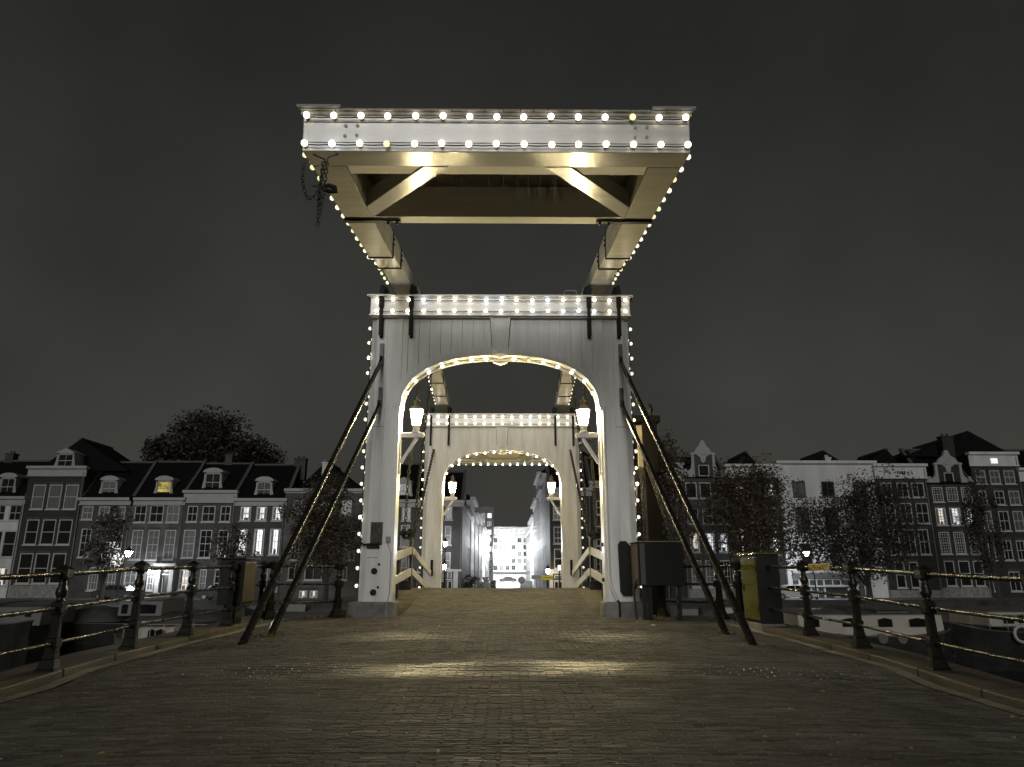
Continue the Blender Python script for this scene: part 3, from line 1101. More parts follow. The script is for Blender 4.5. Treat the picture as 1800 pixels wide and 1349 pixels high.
for (y0, ny, dz, nm, rev) in ((18.0, -1, 0, "nearest gate", False), (31.31, -1, -0.33, "farther gate", True)):
    yb = y0 - 0.13 - 0.085
    light_string("upper row of bulbs on the top beam of the " + nm, lin((-3.28, yb, 8.30 + dz), (3.33, yb, 8.30 + dz), 17), (0, -1, 0))
    light_string("lower row of bulbs on the top beam of the " + nm, lin((-3.28, yb, 7.99 + dz), (3.33, yb, 7.99 + dz), 17), (0, -1, 0))
    ap = arch_pts(HI - 0.085, RISE - 0.085, 400)
    L = [0]
    for a, b in zip(ap, ap[1:]):
        L.append(L[-1] + math.hypot(b[0] - a[0], b[1] - a[1]))
    tot = L[-1]
    half = []
    for k in range(8):
        d = tot / 2 - 0.36 - k * 0.40
        if d > 0.05:
            i = min(range(len(L)), key=lambda j: abs(L[j] - d))
            half.append(ap[i])
    pts = half[::-1] + [(-x, z) for x, z in half]
    light_string("bulbs round the inside of the arch of the " + nm, [(x, y0 + 0.17, z + dz) for x, z in pts], (0, 0, -1))
    for s in (-1, 1):
        side = "left" if s < 0 else "right"
        light_string("bulbs down the outer %s edge of the %s, front row" % (side, nm),
                     [(s * 3.50, y0 + 0.16, z + dz) for z in frange(7.62, 0.95, 0.405)], (s, 0, 0), "s")
        if not rev:
            light_string("bulbs down the outer %s edge of the %s, back row" % (side, nm),
                         [(s * 3.48, y0 + 0.50, z + dz) for z in frange(7.42, 0.95, 0.405)], (s, 0, 0), "s")


# ------------------------------------------------------------------ lanterns on brackets
def lantern():
    """faces +X: bracket fixed at the origin, arm along +X"""
    t = thing("wall_lantern", None, "lantern", group="lanterns on brackets inside the two gates")
    mb = MB()
    mb.box(0, 0.035, -0.10, 0.10, -0.95, 0.70)
    mb.prism([(0.035, 0.0), (0.035, 0.13), (0.60, 0.13), (0.64, 0.08), (0.58, 0.0)], 'y', -0.07, 0.07)
    mb.beam((0.04, 0, -0.66), (0.44, 0, 0.0), 0.07, 0.085, (0, 0, 1))
    mb.build("bracket", white, t, bevel=0.008)
    cx = 0.41
    MB().lathe([(0.12, 0.13), (0.12, 0.16), (0.085, 0.18), (0.085, 0.30), (0.12, 0.33)], (cx, 0, 0), 8, False).build("pedestal", white, t)
    MB().lathe([(0.10, 0.335), (0.165, 0.735)], (cx, 0, 0), 6, False).build("glass", lantern_glow, t)
    mb = MB()
    for j in range(6):
        a = 2 * math.pi * j / 6
        mb.tube([(cx + 0.103 * math.cos(a), 0.103 * math.sin(a), 0.33), (cx + 0.169 * math.cos(a), 0.169 * math.sin(a), 0.74)], 0.008, 5)
    mb.build("lantern_frame", iron, t)
    MB().lathe([(0.20, 0.738), (0.21, 0.765), (0.14, 0.83), (0.075, 0.86), (0.07, 0.97), (0.10, 0.985), (0.03, 1.05), (0.012, 1.12)], (cx, 0, 0), 8, False).build("lantern_cap", mat("lantern_copper", (0.16, 0.14, 0.09), 0.35, 0.3, 6, metal=0.5), t)
    return t


l0 = lantern()
spots = [(-2.6, 18.30, 4.66, 0, "lit lantern on the left bracket inside the nearest gate"),
         (2.6, 18.30, 4.66, math.pi, "lit lantern on the right bracket inside the nearest gate"),
         (-2.6, 31.58, 4.66 - .33, 0, "lit lantern on the left bracket inside the farther gate"),
         (2.6, 31.58, 4.66 - .33, math.pi, "lit lantern on the right bracket inside the farther gate")]
for i, (x, y, z, rz, lb) in enumerate(spots):
    o = l0 if i == 0 else dup(l0)
    o.location = (x, y, z)
    o.rotation_euler = (0, 0, rz)
    o["label"] = lb

# ------------------------------------------------------------------ leaf details between the gates
for s in (-1, 1):
    side = "left" if s < 0 else "right"
    mb = MB()
    ys = frange(18.65, 31.2, 0.36)
    for a, b in zip(ys, ys[1:]):
        x0, x1 = sorted((s * 2.46, s * 3.55))
        za, zb = prof(a) - 0.06, prof(b) - 0.06
        mb.add([(x0, a, za - .2), (x1, a, za - .2), (x1, b, zb - .2), (x0, b, zb - .2)], [(0, 1, 2, 3)])
    tag(mb.build("side_deck", tarwood), kind="structure")  # dark base puts the shaded gaps between battens into the colour
    mb = MB()
    for a in frange(18.65, 31.2, 0.42):
        x0, x1 = sorted((s * 2.46, s * 3.55))
        mb.box(x0, x1, a, a + 0.07, prof(a) - .10, prof(a) + 0.02)
    tag(mb.build("deck_battens", deckwood), kind="structure")  # pale wood puts the lit batten edges into the colour
    mb = MB()
    for a, b in zip(ys, ys[1:]):
        mb.beam((s * 3.5, a, prof(a) - 0.3), (s * 3.5, b, prof(b) - 0.3), 0.22, 0.46)
        mb.beam((s * 2.3, a, prof(a) - 0.3), (s * 2.3, b, prof(b) - 0.3), 0.22, 0.44)
    tag(mb.build("leaf_girder", tarwood), kind="structure")
    t = thing("leaf_railing", "white two-board railing rising to the middle on the %s of the drawbridge" % side, "railing", (s * 3.02, 24.9, 0), 0, "white railings on the drawbridge leaves")
    X = 0
    for (za, zm, zc) in ((1.52, 1.98, 1.22), (0.88, 1.28, 0.53)):
        for (p, q) in (((0, -6.25, za), (0, -0.22, zm)), ((0, 0.12, zm), (0.0, 6.3, zc))):
            MB().beam(p, q, 0.07, 0.24).build("rail_board", white, t, bevel=0.008)
    for y in (-0.25, 0.18):
        MB().tube([(0.02 * s, y, 0.5), (0.02 * s, y, 2.06)], 0.035, 8).build("railing_post", iron, t)
    for y in (-3.2, 3.2):
        MB().box(-0.03, 0.03, y - 0.03, y + 0.03, prof(24.9 + y) - .1, (1.75 if y < 0 else 1.58)).build("railing_post", iron, t)
    # chains that lift the leaves, with their pulley blocks and rods
    tip = MN @ Vector((s * 2.68, 5.2, 0.3))
    c = MB().chain([tip, (s * 3.05, tip.y + .05, 4.3), (s * 3.10, tip.y + .1, 2.55)], 0.16, 0.10, 0.020).build("chain", rust)
    tag(c, "heavy chain hanging from the front balance arm to the %s leaf edge" % side, "chain", "lifting chains of the drawbridge")
    tip2 = MF @ Vector((-s * 2.68, 5.2, 0.3))
    c = MB().chain([tip2, (s * 3.10, tip2.y, 4.0), (s * 3.16, tip2.y - .1, 2.5)], 0.16, 0.10, 0.020).build("chain", rust)
    tag(c, "chain hanging from the farther balance arm over the %s leaf" % side, "chain", "lifting chains of the drawbridge")
    c = MB().chain([(s * 3.02, 31.2, 6.5), (s * 3.12, 28.6, 4.2), (s * 3.25, 25.6, 1.7)], 0.15, 0.10, 0.020).build("chain", rust)
    MB().lathe([(0.10, -0.05), (0.10, 0.05)], (0, 0, 0), 8)
    tag(c, "slanting chain from a ring on the farther gate's %s post" % side, "chain", "lifting chains of the drawbridge")
    p = thing("pulley_block", "dark pulley block with hanging rods above the %s railing" % side, "pulley", (s * 3.12, 24.2, 2.5), 0, "pulley blocks over the leaf railings")
    mb = MB()
    for dx, dy in ((-.12, 0), (.12, -.15), (0.05, .25)):
        mb.tube([(dx - .05, dy, 0.02), (dx + .05, dy, 0.02)], 0.15, 12)
    mb.build("pulley_wheel", iron, p)
    mb = MB().box(-0.24, 0.24, -0.05, 0.05, -0.05, 0.10).box(-0.12, 0.12, -0.25, 0.3, -0.16, -0.08)
    mb.build("pulley_frame", iron, p, bevel=0.01)
    for dx, dy in ((-.17, 0), (-.03, -.1), (.05, .12), (.2, 0)):
        MB().tube([(dx, dy, -0.1), (dx, dy, -1.95)], 0.021, 6).build("rod", mat("bare_steel", (0.28, 0.28, 0.27), 0.3, 0.3, 5, metal=0.7), p)
    MB().box(-0.2, 0.2, -0.2, 0.2, -1.98, -1.5).build("rod_base", iron, p, bevel=0.02)

mb = MB().beam((-3.95, 22.6, -1.6), (-3.42, 22.9, 4.4), 0.20, 0.20)
tag(mb.build("mooring_timber", timber), "brown slanting timber pole behind the left post of the nearest gate", "pole")

# ------------------------------------------------------------------ railings
def post_mesh():
    mb = MB()
    # square foot splayed outwards, block, baluster, block with cap
    def sq(z0, z1, x0a, x1a, ya, x0b, x1b, yb):
        v = [(x0a, -ya, z0), (x1a, -ya, z0), (x1a, ya, z0), (x0a, ya, z0), (x0b, -yb, z1), (x1b, -yb, z1), (x1b, yb, z1), (x0b, yb, z1)]
        mb.add(v, [(3, 2, 1, 0), (4, 5, 6, 7), (0, 1, 5, 4), (1, 2, 6, 5), (2, 3, 7, 6), (3, 0, 4, 7)])
    sq(-0.03, 0.03, -0.19, 0.11, 0.10, -0.18, 0.105, 0.095)
    sq(0.03, 0.14, -0.17, 0.095, 0.08, -0.115, 0.075, 0.06)
    sq(0.14, 0.27, -0.115, 0.07, 0.06, -0.085, 0.058, 0.05)
    sq(0.27, 0.37, -0.09, 0.075, 0.07, -0.09, 0.075, 0.07)
    sq(0.37, 0.64, -0.075, 0.05, 0.048, -0.062, 0.045, 0.045)
    sq(0.64, 0.78, -0.085, 0.075, 0.075, -0.085, 0.075, 0.075)
    return mb


def baluster_mb():
    return MB().lathe([(0.09, 0.78), (0.075, 0.79), (0.05, 0.81), (0.062, 0.84), (0.083, 0.88), (0.075, 0.93), (0.048, 0.97), (0.062, 0.985), (0.045, 1.0), (0.06, 1.03), (0.065, 1.045)], (-0.005, 0, 0), 12)


def head_mb():
    mb = MB().box(-0.10, 0.09, -0.09, 0.09, 1.045, 1.155)
    mb.add([(-0.115, -0.105, 1.155), (0.105, -0.105, 1.155), (0.105, 0.105, 1.155), (-0.115, 0.105, 1.155), (-0.005, 0, 1.215)],
           [(3, 2, 1, 0), (0, 1, 4), (1, 2, 4), (2, 3, 4), (3, 0, 4)])
    return mb


PM, BM, HM = post_mesh(), baluster_mb(), head_mb()


def railing(label, pts, mirror=1, rot=None, stub=None):
    """pts: foot points of the posts in order; posts and rails are parts of one railing"""
    t = thing("bridge_railing", label, "railing", pts[0], 0, "iron railings of the bridge approach")
    o0 = Vector(pts[0])
    for i, p in enumerate(pts):
        q = Vector(p) - o0
        if rot is None:
            M = Matrix.Translation(q) @ Matrix.Scale(0.80, 4, (1, 0, 0)) @ Matrix.Scale(0.85, 4, (0, 1, 0)) @ Matrix.Scale(mirror, 4, (1, 0, 0))
        else:
            M = Matrix.Translation(q) @ Matrix.Rotation(rot, 4, 'Z')
        def tr(mbx):
            m = MB()
            f = mbx.f if M.determinant() > 0 else [x[::-1] for x in mbx.f]
            m.v = [tuple(M @ Vector(v)) for v in mbx.v]
            m.f, m.s = list(f), list(mbx.s)
            return m
        po = tr(PM).build("railing_post", postp, t, bevel=0.008)
        tr(BM).build("baluster", railp, po)
        tr(HM).build("post_cap", postp, po, bevel=0.008)
    if stub:
        pts = list(pts) + [stub]
    for a, b in zip(pts, pts[1:]):
        a, b = Vector(a) - o0, Vector(b) - o0
        for z, r in ((0.315, 0.020), (0.71, 0.024), (1.10, 0.031)):
            n = 5
            q = [a + (b - a) * k / n + Vector((0, 0, z - 0.004 * math.sin(math.pi * k / n))) for k in range(n + 1)]
            MB().tube(q, r, 10).build("rail", railp, t)
    return t


XP = 5.22
zp = lambda y: prof(y) + 0.10
# left side: posts at the measured spacing, the run ends where the railing turns in to the gate
railing("iron railing along the left kerb with three rails and turned posts",
        [(-XP + .07, y, zp(y)) for y in (3.5, 5.25, 7.05, 8.9, 10.75, 12.55, 14.35, 16.2)], 1)
railing("iron railing along the right kerb beyond the green cabinet and gold letters",
        [(XP, y, zp(y)) for y in (3.5, 5.25, 7.05, 8.9, 10.75, 12.5)], -1, stub=(XP, 14.34, zp(14.34)))
railing("short return railing from the left kerb to the nearest gate", [(-4.98, 16.32, zp(16.3)), (-3.78, 17.5, 0.30)], 1, rot=R(50))
railing("short return railing behind the hanging dark box right of the nearest gate", [(5.12, 15.75, zp(15.7)), (4.86, 16.32, zp(16.3)), (3.85, 17.62, 0.30)], 1, rot=R(130))
# far side railings beyond the second gate
for s in (-1, 1):
    railing("low dark railing on the far side of the farther gate, %s" % ("left" if s < 0 else "right"),
            [(s * (3.9 + 0.1 * k), 33.2 + 3.2 * k, prof(33.2 + 3.2 * k) + 0.05) for k in range(8)], s)

# gold letters standing on the right top rail
cu = bpy.data.curves.new("bridge_name", 'FONT')
cu.body = "MAGERE BRUG"
cu.size = 0.15
cu.extrude = 0.012
cu.align_x = 'CENTER'
cu.space_character = 1.18
cu.shear = 0.22
cu.offset = -0.001
tx = bpy.data.objects.new("bridge_name", cu)
cu.materials.append(gold)
p = P(1437, 996.5, 11.75)
tx.location = (XP - 0.045, p.y, zp(11.75) + 1.055)
tx.rotation_euler = (R(90), 0, R(-90))
tx.scale = (0.66, 1.05, 1)
COL.objects.link(tx)
bpy.context.view_layer.update()
me_ = bpy.data.meshes.new_from_object(tx.evaluated_get(bpy.context.evaluated_depsgraph_get()))
tm = bpy.data.objects.new("name_lettering", me_)
tm.matrix_world = tx.matrix_world.copy()
bpy.data.objects.remove(tx)
tx = tm
COL.objects.link(tx)
tag(tx, "gold letters of the bridge name fixed to the right top rail", "lettering")

# ------------------------------------------------------------------ cabinets and box
def cabinet(label, loc, sx_, sy_, h, m_side, m_front, base=True):
    t = thing("utility_cabinet", label, "cabinet", loc)
    z0 = 0.16 if base else 0
    if base:
        MB().box(-0.02, sx_ + 0.02, -0.02, sy_ + 0.02, -0.25, z0).build("cabinet_base", conc, t, bevel=0.015)
    mb = MB().box(0, sx_, 0, sy_, z0, h - 0.05)
    mb.build("cabinet_body", m_front, t, bevel=0.012)
    MB().box(-0.012, -0.001, 0.05, sy_ - 0.05, z0 + 0.06, h - 0.11).build("cabinet_door", m_side, t, bevel=0.006)
    mb = MB()
    MB().box(-0.035, -0.0125, sy_ - .2, sy_ - .16, h * .5, h * .5 + .14).build("handle", iron, t)
    for q in (.25, .75):
        MB().tube([(-.022, .06, h * q), (-.022, .06, h * q + .09)], .012, 6).build("hinge", iron, t)
    mb = MB()
    zt = h - 0.05
    v = [(-0.06, -0.06, zt), (sx_ + 0.06, -0.06, zt), (sx_ + 0.06, sy_ + 0.06, zt), (-0.06, sy_ + 0.06, zt), (-0.05, -0.05, zt + .03), (sx_ + 0.05, -0.05, zt + .03), (sx_ + .05, sy_ + .05, zt + .05), (-.05, sy_ + .05, zt + .05)]
    mb.add(v, [(3, 2, 1, 0), (4, 5, 6, 7), (0, 1, 5, 4), (1, 2, 6, 5), (2, 3, 7, 6), (3, 0, 4, 7)])
    mb.build("cabinet_roof", m_side if base else m_front, t, bevel=0.006)
    return t


cabinet("tall cabinet with a glossy green side coloured as lamplit, standing at the right kerb", (5.03, 14.2, 0.17), 0.43, 1.0, 1.50, cab_lit, cabgrey)
t = cabinet("dark cabinet with a brown door coloured as lamplit, mounted on the left railing", (-5.48, 14.55, 0.66), 0.46, 0.75, 0.92, timber, cabgrey, False)
t.children[0].name = "cabinet_body"
MB().box(0.461, 0.475, 0.05, 0.70, 0.06, 0.82).build("cabinet_door", mat("lit_door_brown", (0.075, 0.060, 0.024), 0.35, 0.3, 3, 0.2, 18), t, bevel=0.008)  # lamplit side painted in: brown against the dark body
MB().box(0.10, 0.34, 0.1, 0.5, -0.40, -0.001).build("pedestal", iron, t, bevel=0.02)

t = thing("control_box", "large dark steel box on legs in front of the nearest gate's right post", "box", (3.20, 16.72, 0.98))
MB().box(0, 1.02, 0, 1.02, 0, 0.97).build("box_body", mat("box_black", (0.010, 0.0105, 0.0105), 0.5, 0.3, 3, 0.1, 15, spec=0.14), t, bevel=0.01)
MB().box(-0.03, 1.05, -0.03, 1.05, 0.971, 0.992).build("box_lid", mat("box_lid_paint", (0.20, 0.17, 0.10), 0.4, 0.2, 4), t, bevel=0.005)
MB().box(-0.012, -0.001, 0.08, 0.98, 0.03, 0.94).build("lit_side", mat("lit_side_brown", (0.060, 0.047, 0.034), 0.5, 0.3, 3, 0.2, 20), t, bevel=0.006)  # lamplight on the box's left face put into a paler brown
MB().box(0.03, 0.14, -0.011, -0.001, 0.03, 0.94).build("corner_post", mat("lit_side_brown2", (0.035, 0.032, 0.027), 0.5, 0.3, 3), t)
for x in (0.08, 0.2, 0.86):
    MB().box(x, x + 0.09, 0.1, 0.2, -0.80, -0.001).build("leg", iron, t)
MB().tube([(0.0, 0.3, 0.15), (-0.1, 0.3, -0.05), (-0.05, 0.3, -0.78)], 0.03, 6).build("cable", rubber, t)

t = thing("guide_post", "dark upright timber post with its lamplit face as a cream board right of the nearest gate", "post", (4.25, 20.6, 0))
MB().box(-0.06, 0.35, -0.1, 0.3, WZ, 5.55).build("post_shaft", tarwood, t, bevel=0.02)
MB().box(-0.24, -0.10, -0.12, 0.02, 4.2, 5.45).build("lit_face_cream", mat("lit_face_cream", (0.20, 0.17, 0.11), 0.6, 0.3, 3, 0.3, 20), t, bevel=0.01)  # the post's lamplit face, its light put into the cream colour
MB().box(-0.5, 0.45, -0.16, 0.36, 5.551, 5.74).build("post_head", tarwood, t, bevel=0.02)
MB().box(-0.42, -0.2, -0.1, 0.1, 3.8, 4.17).build("bracket", iron, t)
MB().tube([(-0.3, -0.05, 3.8), (-0.38, -0.05, 2.9), (-0.42, -0.05, 2.2)], 0.035, 8).build("cream_pipe", mat("lit_face_cream", (0.42, 0.36, 0.24), 0.6), t)
MB().tube([(-0.35, -.05, 5.74), (-0.45, -.05, 5.9), (-0.3, -.05, 6.05), (-0.2, -.05, 5.85)], 0.02, 6).build("wire_loop", iron, t)
mb = MB().lathe([(0.05, 5.74), (0.05, 5.9), (0.09, 5.95), (0.02, 6.15)], (0.22, 0.1, 0), 8)
mb.build("finial", iron, t)
for k, (xa, ya, xb) in enumerate(((4.02, 20.3, 3.72), (4.2, 20.25, 4.42), (4.28, 20.25, 4.50))):
    c = MB().chain([(xa, ya, 4.2), (xb, ya - 1.8, 1.98 - 0.1 * (k == 0))], 0.12, 0.075, 0.014).build("chain", rust)
    tag(c, ("thin chain slanting to the right post beside the dark box", "middle chain hanging down to the dark box", "outermost chain hanging down to the dark box")[k], "chain", "thin chains by the dark box")

# bundle of chain hanging at the left end of the counterweight
t = thing("chain_bundle", "bundle of rusty chain with a hook and loop at the counterweight's left end", "chain", (-2.62, 9.62, 7.42))
mb = MB()
rng = random.Random(4)
for k in range(4):
    a = rng.uniform(-.04, .04)
    mb.chain([(0.03 + a, rng.uniform(-.05, .05), -0.12), (0.0 + a * 1.3, rng.uniform(-.05, .05), -0.55), (-0.02 + a * .7, rng.uniform(-.04, .04), -0.85 - 0.10 * k)], 0.075, 0.05, 0.009)
mb.build("hanging_chain", rust, t)
MB().chain([(-0.30, 0, -0.12), (-0.31, 0, -0.40), (-0.26, 0, -0.62), (-0.19, 0, -0.74), (-0.10, 0, -0.68), (-0.02, 0, -0.50)], 0.075, 0.05, 0.010).build("chain_loop", rust, t)
MB().tube([(-0.18, 0, 0.03), (0.0, 0, -0.06), (0.03, 0, -0.14)], 0.014, 6).tube([(0.2, 0, 0.03), (0.06, 0, -0.02), (0.03, 0, -0.14)], 0.014, 6).build("rope", rubber, t)
MB().tube([(0.0, 0, -0.52), (0.10, 0.02, -0.49), (0.18, 0.02, -0.53), (0.22, 0.02, -0.60), (0.10, 0.02, -0.585), (0.0, 0, -0.56)], [0.02, 0.035, 0.04, 0.025, 0.04, 0.02], 8).build("hook", iron, t)
MB().tube([(-0.16, 0, -0.51), (0.02, 0, -0.50)], 0.018, 6).build("pin", rust, t)

# ------------------------------------------------------------------ houses
PANE = {'d': glassd, 'c': glassc, 'l': lit_w, 'w': lit_c, 'y': lit_y, 'b': lit_b, 'k': darkwood}


def wall_mesh(name, x0, x1, z0, z1, holes, m, parent, depth, reveal=0.2):
    """front wall with real openings, reveals, and the sides and back of the house"""
    xs = sorted({x0, x1, *[h[0] for h in holes], *[h[1] for h in holes]})
    zs = sorted({z0, z1, *[h[2] for h in holes], *[h[3] for h in holes]})
    xs = [x for x in xs if x0 <= x <= x1]
    zs = [z for z in zs if z0 <= z <= z1]
    mb = MB()
    for a, b in zip(xs, xs[1:]):
        for c, d in zip(zs, zs[1:]):
            mx, mz = (a + b) / 2, (c + d) / 2
            if any(h[0] < mx < h[1] and h[2] < mz < h[3] for h in holes):
                continue
            mb.add([(a, 0, c), (b, 0, c), (b, 0, d), (a, 0, d)], [(0, 1, 2, 3)])
    for h in holes:
        a, b, c, d = max(h[0], x0), min(h[1], x1), max(h[2], z0), min(h[3], z1)
        r = reveal
        mb.add([(a, 0, c), (a, 0, d), (a, r, d), (a, r, c)], [(0, 1, 2, 3)])
        mb.add([(b, 0, c), (b, r, c), (b, r, d), (b, 0, d)], [(0, 1, 2, 3)])
        mb.add([(a, 0, d), (b, 0, d), (b, r, d), (a, r, d)], [(0, 1, 2, 3)])
        mb.add([(a, 0, c), (a, r, c), (b, r, c), (b, 0, c)], [(0, 1, 2, 3)])
    mb.add([(x0, 0, z0), (x0, 0, z1), (x0, depth, z1), (x0, depth, z0), (x1, 0, z0), (x1, 0, z1), (x1, depth, z1), (x1, depth, z0)],
           [(0, 1, 2, 3), (4, 7, 6, 5), (3, 2, 6, 7), (1, 5, 6, 2)])
    return mb.build(name, m, parent)


def window(parent, x0, x1, z0, z1, nx, nz, kind, fw=0.10, fm=None, sill=True, arched=False, name="window"):
    mb = MB()
    fm = fm or trimw
    ya, yb = 0.02, 0.12
    mb.box(x0, x0 + fw, ya, yb, z0, z1).box(x1 - fw, x1, ya, yb, z0, z1)
    mb.box(x0 + fw, x1 - fw, ya, yb, z0, z0 + fw).box(x0 + fw, x1 - fw, ya, yb, z1 - fw, z1)
    for i in range(1, nx):
        x = x0 + (x1 - x0) * i / nx
        mb.box(x - 0.022, x + 0.022, ya + .03, yb - .02, z0 + fw, z1 - fw)
    for i in range(1, nz):
        z = z0 + (z1 - z0) * i / nz
        tk = 0.035 if i == nz // 2 or nz == 2 else 0.02
        mb.box(x0 + fw, x1 - fw, ya + .025, yb - .025, z - tk, z + tk)
    if arched:
        c = (x0 + x1) / 2
        hw = (x1 - x0) / 2 - fw
        for s in (-1, 1):
            mb.prism([(c + s * hw, z1 - fw), (c + s * hw, z1 - fw - hw * .5), (c + s * hw * .75, z1 - fw - hw * .2), (c + s * hw * .3, z1 - fw)], 'y', ya, yb)
    w_ = mb.build(name, fm, parent)
    if sill:
        MB().box(x0 - 0.08, x1 + 0.08, -0.10, 0.05, z0 - 0.12, z0 - 0.002).build("sill", fm, w_)
    p = MB()
    p.add([(x0 + fw * .9, 0.1, z0 + fw * .9), (x1 - fw * .9, 0.1, z0 + fw * .9), (x1 - fw * .9, 0.1, z1 - fw * .9), (x0 + fw * .9, 0.1, z1 - fw * .9)], [(0, 1, 2, 3)])
    # curtains and shapes behind lit panes
    p.build("pane", PANE[kind], w_)
    return w_


def dormer(parent, x, z, wd, h, depth, kind, curved=True):
    d = MB()
    d.box(x - wd / 2, x - wd / 2 + 0.16, 0.3, 0.5, z, z + h).box(x + wd / 2 - 0.16, x + wd / 2, 0.3, 0.5, z, z + h)
    d.box(x - wd / 2, x + wd / 2, 0.3, 0.5, z + h - 0.15, z + h).box(x - wd / 2, x + wd / 2, 0.25, 0.5, z - 0.1, z + 0.08)
    d.box(x - wd / 2, x + wd / 2, 0.501, 0.3 + depth, z, z + h)
    for s in (-1, 1):
        d.prism([(x + s * wd / 2, z), (x + s * (wd / 2 + 0.28), z), (x + s * (wd / 2 + .12), z + h * .3), (x + s * wd / 2, z + h * .7)], 'y', 0.34, 0.46)
    top = [(x + (wd / 2 + 0.16) * math.cos(math.pi * (1 - k / 8)), z + h + 0.5 * math.sin(math.pi * k / 8)) for k in range(9)] if curved else \
        [(x - wd / 2 - 0.15, z + h), (x + wd / 2 + 0.15, z + h), (x, z + h + 0.55)]
    d.prism(top, 'y', 0.2, 0.3 + depth)
    o = d.build("dormer", trim, parent)
    window(o, x - wd / 2 + 0.16, x + wd / 2 - 0.16, z + 0.08, z + h - 0.15, 2, 2, kind, 0.05, sill=False).location = (0, 0.36, 0)
    return o


def neck_gable(parent, x0, x1, zs, xa, xb, zt, m=None):
    """white scrolled shoulders and a pediment round a raised brick neck"""
    m = m or trim
    c = (xa + xb) / 2
    t = 0.28
    for s in (-1, 1):
        xo = x0 if s < 0 else x1
        xn = xa if s < 0 else xb
        w_ = abs(xn - xo)
        pts = [(xo, zs), (xn + s * 0.0, zs), (xn, zt), (xn + s * 0.28, zt), (xn + s * 0.30, zs + (zt - zs) * .62), (xn + s * .42 * 1, zs + (zt - zs) * .42),
               (xn + s * w_ * .55, zs + (zt - zs) * .26), (xn + s * w_ * .66, zs + (zt - zs) * .38), (xn + s * w_ * .82, zs + (zt - zs) * .38), (xn + s * w_ * .9, zs + (zt - zs) * .26), (xo, zs + (zt - zs) * .12)]
        MB().prism(pts, 'y', -0.12, 0.2).build("gable_scroll", m, parent)
    mb = MB()
    mb.prism([(xa - .42, zt), (xb + .42, zt), (xb + .35, zt + .18), (xb - .05, zt + .25), (xb - .25, zt + .62), (c + .42, zt + 1.0), (c + .3, zt + 1.25), (c + .22, zt + 1.5), (c, zt + 1.62),
              (c - .22, zt + 1.5), (c - .3, zt + 1.25), (c - .42, zt + 1.0), (xa + .25, zt + .62), (xa + .05, zt + .25), (xa - .35, zt + .18)], 'y', -0.16, 0.2)
    mb.prism([(c - .75, zt), (c + .75, zt), (c + .3, zt - .3), (c + .25, zt - .75), (c, zt - .95), (c - .25, zt - .75), (c - .3, zt - .3)], 'y', -0.10, 0.0)
    mb.build("gable_top", m, parent)


